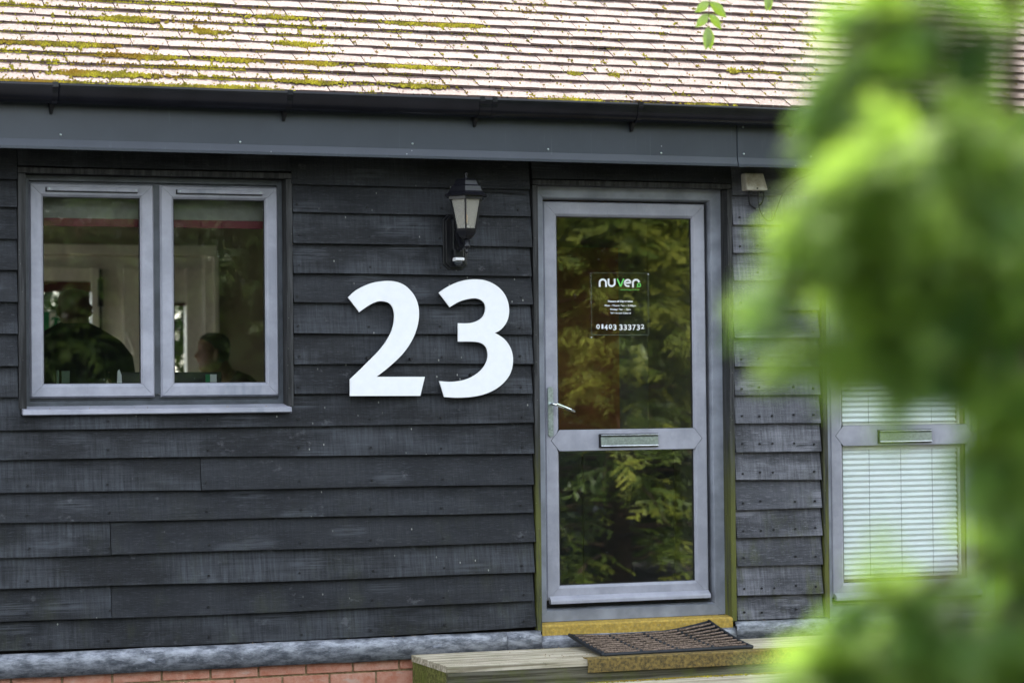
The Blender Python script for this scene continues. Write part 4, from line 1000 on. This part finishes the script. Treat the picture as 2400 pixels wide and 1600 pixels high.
loft_head(m, Vector((-.005, 0, hz)), R(180), [(.060, -.055, .100, .070, 0), (.09, -.035, .108, .076, 0), (.13, -.015, .114, .082, 0), (.165, .030, .116, .085, 0), (.190, .075, .114, .083, 0), (.215, .078, .105, .076, 0), (.235, .058, .082, .058, 0), (.248, .030, .048, .035, 0)])
finish(m, 'hair', HAIR, P2, .008, 2)
m = MB(); ball_chain(m, [(.10, 0, hz-.045, .080), (.15, 0, hz-.09, .115), (.25, 0, hz-.24, .165), (.37, 0, hz-.42, .155), (.44, 0, hz-.55, .16)], 14)
for s in (-1, 1): ball_chain(m, [(.16, s*.08, hz-.09, .075), (.20, s*.18, hz-.14, .075), (.13, s*.225, hz-.34, .062), (.04, s*.20, hz-.49, .052), (-.08, s*.16, hz-.55, .040)])
finish(m, 'shirt', SHIRT2, P2, .011, 5)
m = MB()
for s in (-1, 1): ball_chain(m, [(.44, s*.085, hz-.52, .12), (.40, s*.10, .52, .080), (.44, s*.10, .30, .070), (.48, s*.10, .11, .062)])
finish(m, 'trousers', TROU, P2, .014, 3)
m = MB()
for s in (-1, 1): ball_chain(m, [(.53, s*.10, .05, .048), (.40, s*.10, .045, .050), (.28, s*.11, .035, .036)])
finish(m, 'shoes', SCREEN, P2, .01, 2)

# ================================================================== FOLIAGE
def spray(nb, sub, rng, wl=.03, droop=.12):
    """a flat fan of scale foliage along +X, length 1: array (Q,4,3) of small quads"""
    Q = []
    def strip(a, b_, w0, w1):
        d = b_-a; n_ = np.array([-d[1], d[0], 0]); n_ = n_/(np.linalg.norm(n_)+1e-9)
        tw = np.array([0, 0, rng.uniform(-.5, .5)]); n_ = n_+tw; n_ /= np.linalg.norm(n_)
        Q.append([a-n_*w0, b_-n_*w1, b_+n_*w1, a+n_*w0])
    def bend(t): return np.array([t, .04*math.sin(t*4), -droop*t*t])
    for i in range(3): strip(bend(i/3), bend((i+1)/3), .010, .007)
    for i in range(nb):
        t = (i+.6)/nb; s = 1 if i % 2 else -1; a = bend(t); L = (.42*(1-.75*t)+.05)*rng.uniform(.75, 1.2); an = s*rng.uniform(.55, .95)
        d = np.array([math.cos(an), math.sin(an), -rng.uniform(.0, .35)]); b_ = a+d*L; strip(a, b_, wl*.5, wl*.35)
        for j in range(sub):
            u = (j+.7)/sub; p = a+d*L*u; an2 = an+(1 if j % 2 else -1)*rng.uniform(.5, .9); l2 = L*rng.uniform(.22, .42)*(1.15-.6*u)
            strip(p, p+np.array([math.cos(an2), math.sin(an2), -rng.uniform(0, .5)])*l2, wl*.75, wl*.3)
    return np.array(Q)
def scatter(name, temps, pos, dirs, scale, tint, mat, parent, ups=None):
    """places sprays; one mesh with a per-spray tint"""
    V = []; T = []; M_ = len(pos); pos = np.asarray(pos); dirs = np.asarray(dirs); dirs = dirs/np.linalg.norm(dirs, axis=1)[:, None]
    r = RNG.normal(0, .45, (M_, 3))+np.array([0, 0, 1.0]) if ups is None else ups
    y = np.cross(r, dirs); y /= np.linalg.norm(y, axis=1)[:, None]; z = np.cross(dirs, y)
    Rm = np.stack([dirs, y, z], axis=2)*np.asarray(scale)[:, None, None]
    which = RNG.integers(0, len(temps), M_)
    for k, t in enumerate(temps):
        ix = np.where(which == k)[0]
        if not len(ix): continue
        q = t.reshape(-1, 3); vv = np.einsum('mij,qj->mqi', Rm[ix], q)+pos[ix][:, None, :]
        V.append(vv.reshape(-1, 3))
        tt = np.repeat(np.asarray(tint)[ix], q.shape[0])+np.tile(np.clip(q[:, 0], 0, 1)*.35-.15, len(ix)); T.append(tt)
    V = np.concatenate(V); T = np.clip(np.concatenate(T), 0, 1); nq = len(V)//4
    me = bpy.data.meshes.new(name); me.vertices.add(len(V)); me.vertices.foreach_set('co', V.astype(np.float32).ravel())
    me.loops.add(nq*4); me.loops.foreach_set('vertex_index', np.arange(nq*4, dtype=np.int32))
    me.polygons.add(nq); me.polygons.foreach_set('loop_start', np.arange(0, nq*4, 4, dtype=np.int32)); me.polygons.foreach_set('loop_total', np.full(nq, 4, dtype=np.int32))
    me.update(calc_edges=True); a = me.attributes.new('tint', 'FLOAT', 'POINT'); a.data.foreach_set('value', T.astype(np.float32))
    me.materials.append(mat); o = bpy.data.objects.new(name, me); link(o, parent); return o
rs = random.Random(11)
T_FINE = [spray(11, 5, rs, .030) for _ in range(4)]
T_MID = [spray(8, 3, rs, .045) for _ in range(4)]
T_LOW = [spray(6, 2, rs, .075) for _ in range(3)]

# ---- reflected conifers and far trees: in front of the office in front, outside the picture
def conifer(name, base, height, rad, nbr, per, mat, temps, lab, cat, seed, tint=(.25, .75), sl=.42, low=.25, group=None):
    rg_ = np.random.default_rng(seed); root = empty(name, base, label=lab, category=cat)
    if group: root['group'] = group
    m = MB(); m.tube([(0, 0, 0), (.04, .02, height*.4), (0, 0, height*.97)], [.05+height*.018, .03+height*.010, .01], 8); 
    pos = []; dr = []; scl = []; tn = []; br = MB()
    for i in range(nbr):
        t = (i+.5)/nbr; z = low+(height*.97-low)*t; L = rad*((1-t)**.75)*rg_.uniform(.7, 1.1)+.15; a = i*2.4+rg_.uniform(-.4, .4)
        d = np.array([math.cos(a), math.sin(a), 0]); p0 = np.array([0, 0, z]); pts = []
        for k in range(5):
            u = k/4; pts.append(p0+d*L*u+np.array([0, 0, .22*L*u-.34*L*u*u]))
        br.tube(pts, [.022, .017, .012, .008, .004], 5)
        for k in range(int(per*(.62 if z < 1.4 else 1))):
            u = rg_.uniform(.18, 1.0)**.8; q = p0+d*L*u+np.array([0, 0, .22*L*u-.34*L*u*u])+rg_.normal(0, .05, 3)
            sidea = rg_.uniform(-1.2, 1.2); dd = np.array([math.cos(a+sidea), math.sin(a+sidea), rg_.uniform(-.55, .10)])
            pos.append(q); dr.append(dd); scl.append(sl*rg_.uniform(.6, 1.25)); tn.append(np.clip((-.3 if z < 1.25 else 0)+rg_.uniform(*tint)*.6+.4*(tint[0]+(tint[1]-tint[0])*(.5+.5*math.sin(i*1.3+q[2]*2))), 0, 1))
    m.build('trunk', BARK, root, smooth=True); br.build('branches', BARK, root)
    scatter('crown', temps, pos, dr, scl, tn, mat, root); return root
def copy_thing(o, loc, rz, s, lab):
    o['group'] = 'conifers in front of the office'; c = o.copy(); COL.objects.link(c); c.location = loc; c.rotation_euler = (0, 0, rz); c.scale = (s, s, s); c['label'] = lab
    for ch in list(o.children): d = ch.copy(); COL.objects.link(d); d.parent = c
    return c
gd = conifer('conifer_tree', (3.3, -6.9, 0), 4.6, 1.75, 135, 34, LEAF_GOLD, T_MID, 'golden conifer in front of the office, mirrored in the upper glass of the door', 'tree', 3, (.35, 1.0), .33, .15)
copy_thing(gd, (6.6, -7.4, 0), 2.0, 1.05, 'golden conifer in front of the office farthest to the right in front of the office')
dk = conifer('conifer_tree', (1.9, -9.3, 0), 5.6, 2.1, 130, 24, LEAF_DARK, T_MID, 'dark green conifer in front of the office behind the golden one', 'tree', 4, (.2, .9), .50, .2)
for loc, rz, s, lab in (((5.2, -10.6, 0), 1.2, 1.15, 'tall dark conifer at the back of the yard between two golden ones'), ((9.0, -10.0, 0), 2.9, 1.25, 'tall dark conifer at the far right of the yard'),
                        ((.6, -13.4, 0), .4, 1.0, 'dark conifer standing behind the photographer to the right'), ((3.6, -15.5, 0), 4.1, 1.3, 'dark conifer in the second row behind the yard'), ((-3.6, -17.5, 0), 5.0, 1.3, 'dark conifer far behind the photographer'),
                        ((8.0, -16.0, 0), 3.3, 1.4, 'large dark conifer in the second row at the right'), ((-8.5, -16.0, 0), 2.3, 1.4, 'large dark conifer far to the left of the yard'), ((-11, -9.0, 0), 1.3, 1.2, 'dark conifer at the left edge of the yard'),
                        ((-.5, -9.6, 0), 3.6, .56, 'low dark conifer added beside the camera to block sky in the window reflection'), ((1.0, -8.0, 0), 5.1, .50, 'smallest dark conifer added between the golden one and the camera to block reflected sky')):  # last two conifers added to block bright sky in the window glass
    copy_thing(dk, loc, rz, s, lab)

# ---- sunlit hedge behind the building, seen through the back glass
hp = []; hd = []; hs = []; ht = []
for _ in range(13000):
    x = RNG.uniform(-5, 4.5); z = RNG.uniform(.1, 3.9); y = 9.5+RNG.uniform(-.7, .9)+.3*math.sin(x*1.7)+.25*math.sin(z*3+x)
    hp.append((x, y, z)); hd.append((RNG.normal(), -1.0+RNG.normal()*.4, RNG.normal()*.5-.1)); hs.append(RNG.uniform(.24, .46)); ht.append(np.clip(.5+.35*math.sin(x*5.3+z*4)+.25*math.sin(z*9-x*3), 0, 1))
HG = empty('garden_hedge', (0, 9.2, 0), label='sunlit leafy hedge in the garden behind the building', category='hedge')
o = scatter('foliage', T_LOW, np.array(hp)-np.array([0, 9.2, 0]), hd, hs, ht, LEAF_BRIGHT, HG)
m = MB()
for i in range(14): m.tube([(-4.8+i*.7, 0, 0), (-4.7+i*.7, .1, 1.6), (-4.9+i*.7, 0, 3.2)], [.04, .03, .01], 6)
m.build('stems', BARK, HG)

FGD = .15
# ---- foreground conifer near the lens: stem at the right edge, sprays reaching left
FGB = DP(2450, 1600, 2.75+FGD); FG = empty('garden_conifer', (FGB.x, FGB.y, 0), label='out of focus bright green conifer close to the camera along the right side', category='tree')
off = np.array([FGB.x, FGB.y, 0])
stem = [np.array([FGB.x+.03, FGB.y, 0.0]), np.array(DP(2470, 1500, 2.78+FGD)), np.array(DP(2450, 1000, 2.80+FGD)), np.array(DP(2400, 600, 2.82+FGD)), np.array(DP(2375, 250, 2.84+FGD)), np.array(DP(2372, -60, 2.86+FGD)), np.array(DP(2368, -700, 2.88+FGD))]
m = MB(); m.tube([p-off for p in stem], [.024, .020, .017, .014, .012, .011, .005], 8); m.build('trunk', BARK, FG, smooth=True)
bp = []; bd = []; bs = []; bt = []; br = MB()
def limb(pts, n, rad_px, sc_, tint, droop=-.42, spread=.80):
    """one side branch through (px, py, distance) points; feathery side twigs, each lined with small sprays"""
    P = [np.array(DP(p[0], p[1], p[2]+FGD)) for p in pts]; K = 6; path = []
    for i in range(len(P)-1):
        p0, p1, p2, p3 = P[max(0, i-1)], P[i], P[i+1], P[min(len(P)-1, i+2)]
        for k in range(K):
            t = k/K; path.append(.5*((2*p1)+(-p0+p2)*t+(2*p0-5*p1+4*p2-p3)*t*t+(-p0+3*p1-3*p2+p3)*t**3))
    path.append(P[-1]); N = len(path); br.tube([p-off for p in path], [.006*(1-.8*i/N)+.001 for i in range(N)], 5)
    m_ = max(6, int(n*DENS/9))
    for _ in range(m_):
        u = RNG.uniform(.05, 1); i = min(N-2, int(u*(N-1))); p = path[i]+(path[i+1]-path[i])*RNG.uniform(); ax = path[i+1]-path[i]; ax /= np.linalg.norm(ax)
        pr_ = RNG.normal(0, 1, 3); pr_ -= ax*(pr_@ax); pr_ /= np.linalg.norm(pr_)
        d = ax*RNG.uniform(.5, 1.1)+pr_*spread*RNG.uniform(.5, 1.2)+np.array([0, 0, droop*RNG.uniform(.3, 1.5)]); d /= np.linalg.norm(d)
        L = rad_px/1850.0*RNG.uniform(.5, 1.25)*(1.1-.45*u); tn_ = tint+RNG.normal(0, .20)+(.22 if pr_[2] > .1 else -.14)  # sun from above painted into the tint: upper twigs lighter, lower ones darker
        q1 = p+d*L+np.array([0, 0, -.25*L]); br.tube([p-off, p+d*L*.5-off, q1-off], [.0016, .0012, .0006], 4)
        ns = int(RNG.integers(7, 12))
        for k in range(ns):
            v = (k+1)/ns; q = p+d*L*v+np.array([0, 0, -.25*L*v*v]); sd_ = RNG.normal(0, .38, 3); sd_[2] *= .6
            bp.append(q-off+RNG.normal(0, .004, 3)); bd.append(d+sd_+np.array([0, 0, -.3*v])); bs.append(sc_*RNG.uniform(.65, 1.3)*(1.15-.4*v)); bt.append(float(np.clip(tn_+.15*v+RNG.normal(0, .07), 0, 1)))
DENS = .66
S = .060
limb([(2376, 120, 2.85), (2270, 60, 2.8), (2120, 40, 2.75), (2000, 110, 2.7), (1965, 220, 2.68)], 460, 150, S, .36)
limb([(2380, 260, 2.84), (2280, 230, 2.75), (2150, 190, 2.7), (2050, 220, 2.66), (1985, 300, 2.65)], 480, 140, S, .30)
limb([(2372, -60, 2.86), (2270, -60, 2.9), (2150, -30, 2.9), (2040, 10, 2.9)], 320, 130, S, .32)
limb([(2400, 420, 2.84), (2310, 320, 2.6), (2220, 290, 2.5), (2120, 350, 2.42), (2040, 410, 2.36), (1965, 455, 2.34)], 760, 210, S, .85)
limb([(2410, 560, 2.83), (2300, 450, 2.6), (2190, 440, 2.5), (2110, 500, 2.42), (2025, 510, 2.38)], 640, 180, S, .80)
limb([(2420, 700, 2.83), (2310, 640, 2.6), (2210, 620, 2.5), (2140, 690, 2.45), (2080, 760, 2.42)], 520, 180, S, .66)
limb([(2425, 800, 2.82), (2280, 710, 2.62), (2120, 670, 2.5), (1990, 670, 2.4), (1880, 665, 2.34), (1790, 668, 2.3)], 400, 70, S, .38)
limb([(2140, 680, 2.5), (2040, 750, 2.42), (1960, 790, 2.36), (1900, 805, 2.32)], 230, 70, S, .72)
limb([(2430, 880, 2.82), (2330, 790, 2.66), (2250, 790, 2.6), (2190, 800, 2.58)], 300, 110, S, .42)
limb([(2440, 950, 2.81), (2410, 860, 2.6), (2390, 940, 2.5), (2350, 1010, 2.45), (2325, 1080, 2.42)], 380, 110, S, .50)
limb([(2450, 1100, 2.8), (2430, 1100, 2.65), (2390, 1180, 2.6)], 170, 80, S, .40)
limb([(2460, 1400, 2.79), (2360, 1310, 2.6), (2260, 1320, 2.5), (2160, 1370, 2.42), (2080, 1400, 2.36), (2030, 1390, 2.34)], 250, 75, S, .55)
limb([(2460, 1500, 2.79), (2360, 1430, 2.55), (2270, 1430, 2.46), (2170, 1460, 2.4)], 230, 80, S, .55)
limb([(2470, 1600, 2.78), (2350, 1560, 2.6), (2220, 1530, 2.5), (2080, 1540, 2.42), (1960, 1570, 2.36), (1860, 1600, 2.3)], 360, 75, S, .50)
limb([(2460, 1450, 2.79), (2330, 1480, 2.6), (2180, 1490, 2.5), (2040, 1500, 2.44), (1930, 1530, 2.4)], 300, 90, S, .55)
limb([(2470, 1700, 2.78), (2300, 1650, 2.6), (2100, 1640, 2.5), (1960, 1660, 2.4)], 260, 80, S, .5)
limb([(2450, 640, 2.83), (2400, 520, 2.9), (2360, 420, 2.95), (2330, 300, 3.0)], 200, 120, S, .22)
limb([(2450, 1300, 2.8), (2400, 1380, 2.9), (2360, 1480, 2.95), (2330, 1580, 3.0)], 160, 90, S, .25)
limb([(2450, 1000, 2.8), (2440, 1250, 2.7), (2430, 1450, 2.65), (2410, 1560, 2.6)], 180, 70, S, .35)
for k in range(16):       # the far side of the tree, beyond the picture's edge
    y0 = -500+k*150; x0 = 2378 if y0 < 700 else 2440; e = .35 if k % 2 else -.25
    limb([(x0+60, y0, 2.84), (x0+230, y0-50, 2.84+e*.5), (x0+420, y0-20, 2.84+e), (x0+560+20*(k % 3), y0+60, 2.84+e*1.2)], 170, 170, S, .35+.3*(k % 3)/2)
for k in range(5):        # and its top
    y0 = -780+k*120; limb([(2370, y0, 2.86), (2270, y0-20, 2.82), (2150+30*(4-k), y0+30, 2.78)], 200, 130, S, .55)
br.build('branches', BARK, FG)
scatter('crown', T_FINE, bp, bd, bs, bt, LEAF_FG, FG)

# ---- broadleaf tree whose lowest spray hangs into the top of the picture
AT = empty('ash_tree', (5.6, -3.6, 0), label='broadleaf tree whose pale green leaflets hang into the picture above the gutter', category='tree')
tip = W(1662, 50, -2.5); tip2 = W(1800, 4, -2.6); o0 = np.array([5.6, -3.6, 0])
m = MB(); m.tube([(0, 0, 0), (.05, .0, 1.8), (-.1, .05, 4.2), (-.2, .1, 6.5)], [.13, .10, .07, .03], 8); m.build('trunk', BARK, AT, smooth=True)
m = MB(); m.tube([np.array((5.5, -3.6, 4.2))-o0, np.array((3.6, -3.2, 4.7))-o0, np.array((1.8, -2.8, 4.4))-o0, np.array((.6, -2.6, 3.8))-o0, np.array((tip.x+.12, -2.52, tip.z+.34))-o0], [.05, .035, .022, .012, .005], 6)
m.build('bough', BARK, AT)
def pinnate(tipv, dx, nleaf, L):
    base = Vector((tipv[0]+.015, tipv[1], tipv[2]+.20)); pts = [base+(Vector(tipv)-base)*t for t in (0, .35, .7, 1)]
    m = MB(); m.tube([p-Vector(o0) for p in pts], .0016, 5)
    if dx: m.tube([base-Vector(o0), Vector(dx)-Vector(o0)], .0025, 5)
    m.build('twig', BARK, AT)
    for k in range(nleaf):
        t = 1-(k//2)*.24
        p = base+(Vector(tipv)-base)*max(.05, t); s = -1 if k % 2 else 1
        ang = R(-90)+(s*R(13) if k < 2 else s*R(42+7*(k//2)))
        ln = L*(.95+.1*math.sin(k*2)); vs = []; dd = Vector((math.cos(ang), .25*s, math.sin(ang))).normalized(); nn = dd.cross(Vector((0, 1, 0))).normalized()
        prof_ = [(0, .0), (.15, .11), (.35, .19), (.55, .20), (.75, .14), (.9, .06), (1, 0)]
        for u, w_ in prof_: 
            c_ = p+dd*ln*u+Vector((0, -.010*math.sin(u*3), 0)); vs += [c_+nn*w_*ln+Vector((0, .003, 0)), c_, c_-nn*w_*ln+Vector((0, .003, 0))]
        vs = [v-Vector(o0) for v in vs]; fs = []
        for i in range(len(prof_)-1):
            a = i*3; fs += [(a, a+1, a+4, a+3), (a+1, a+2, a+5, a+4)]
        lm = MB(); lm.add(vs, fs); o = lm.build('leaf', LEAF_ASH, AT)
        a_ = o.data.attributes.new('tint', 'FLOAT', 'POINT'); a_.data.foreach_set('value', [.5+.3*math.sin(k*3)]*len(vs))
        sd_ = o.modifiers.new('thickness', 'SOLIDIFY'); sd_.thickness = .0006
pinnate((tip.x-.005, -2.5, W(1655, 62, -2.5).z), (tip.x+.12, -2.52, tip.z+.34), 8, .098)
pinnate((tip2.x, -2.6, W(1796, -16, -2.6).z), (tip.x+.12, -2.52, tip.z+.34), 3, .075)
pos = []; dr = []
for _ in range(500):
    u = RNG.uniform(0, 1); c_ = np.array([5.4, -3.5, 6.3])*(1-u)+np.array([2.6, -3.0, 5.6])*u-o0+RNG.normal(0, .7, 3)*np.array([1, 1, .55])
    if c_[2] < 4.9: c_[2] = 4.9+RNG.uniform(0, .5)
    pos.append(c_); dr.append(RNG.normal(0, 1, 3)+np.array([0, 0, -.4]))
scatter('crown', T_LOW, pos, dr, RNG.uniform(.2, .36, 500), RNG.uniform(.2, 1, 500), LEAF_ASH, AT)

for n_, g_ in (('person', 'people inside the office'), ('cable', 'black cables on the wall'), ('monitor', 'monitors on the desk'), ('pleated_blind', 'white pleated blinds in the right door'), ('numeral_', 'house number numerals')):
    for o in bpy.data.objects:
        if o.parent is None and o.name.startswith(n_): o['group'] = g_

# dry leaf litter and crumbs on the threshold, sill, flashing and deck
LIT = plain('dry_leaf_litter', (.34, .26, .17), .9, .1, var=.6, sc_=200); lt = MB()
for _ in range(34): clump(lt, Vector((rg.uniform(.03, .98), rg.uniform(.030, .045), .4115)), rg.uniform(.002, .006), .003, Vector((0, 0, 1)), rg)
for _ in range(30): clump(lt, Vector((rg.uniform(-2.43, -1.25), rg.uniform(-.045, .04), 1.468+.0)), rg.uniform(.0015, .0045), .005, Vector((0, 0, 1)), rg)
for _ in range(60): clump(lt, Vector((rg.gauss(.02, .12) if _ < 30 else rg.uniform(-.5, 1.5), rg.uniform(-.5, -.06), DZ)), rg.uniform(.002, .006), .004, Vector((0, 0, 1)), rg)
for _ in range(26): clump(lt, Vector((rg.uniform(-1.5, 1.5), -.03, .385)), rg.uniform(.0015, .005), .003, Vector((0, 0, 1)), rg)
tag(lt.build('leaf_litter', LIT), 'small dry leaf crumbs scattered on the threshold, window sill and upper deck', 'leaf litter', kind='stuff')
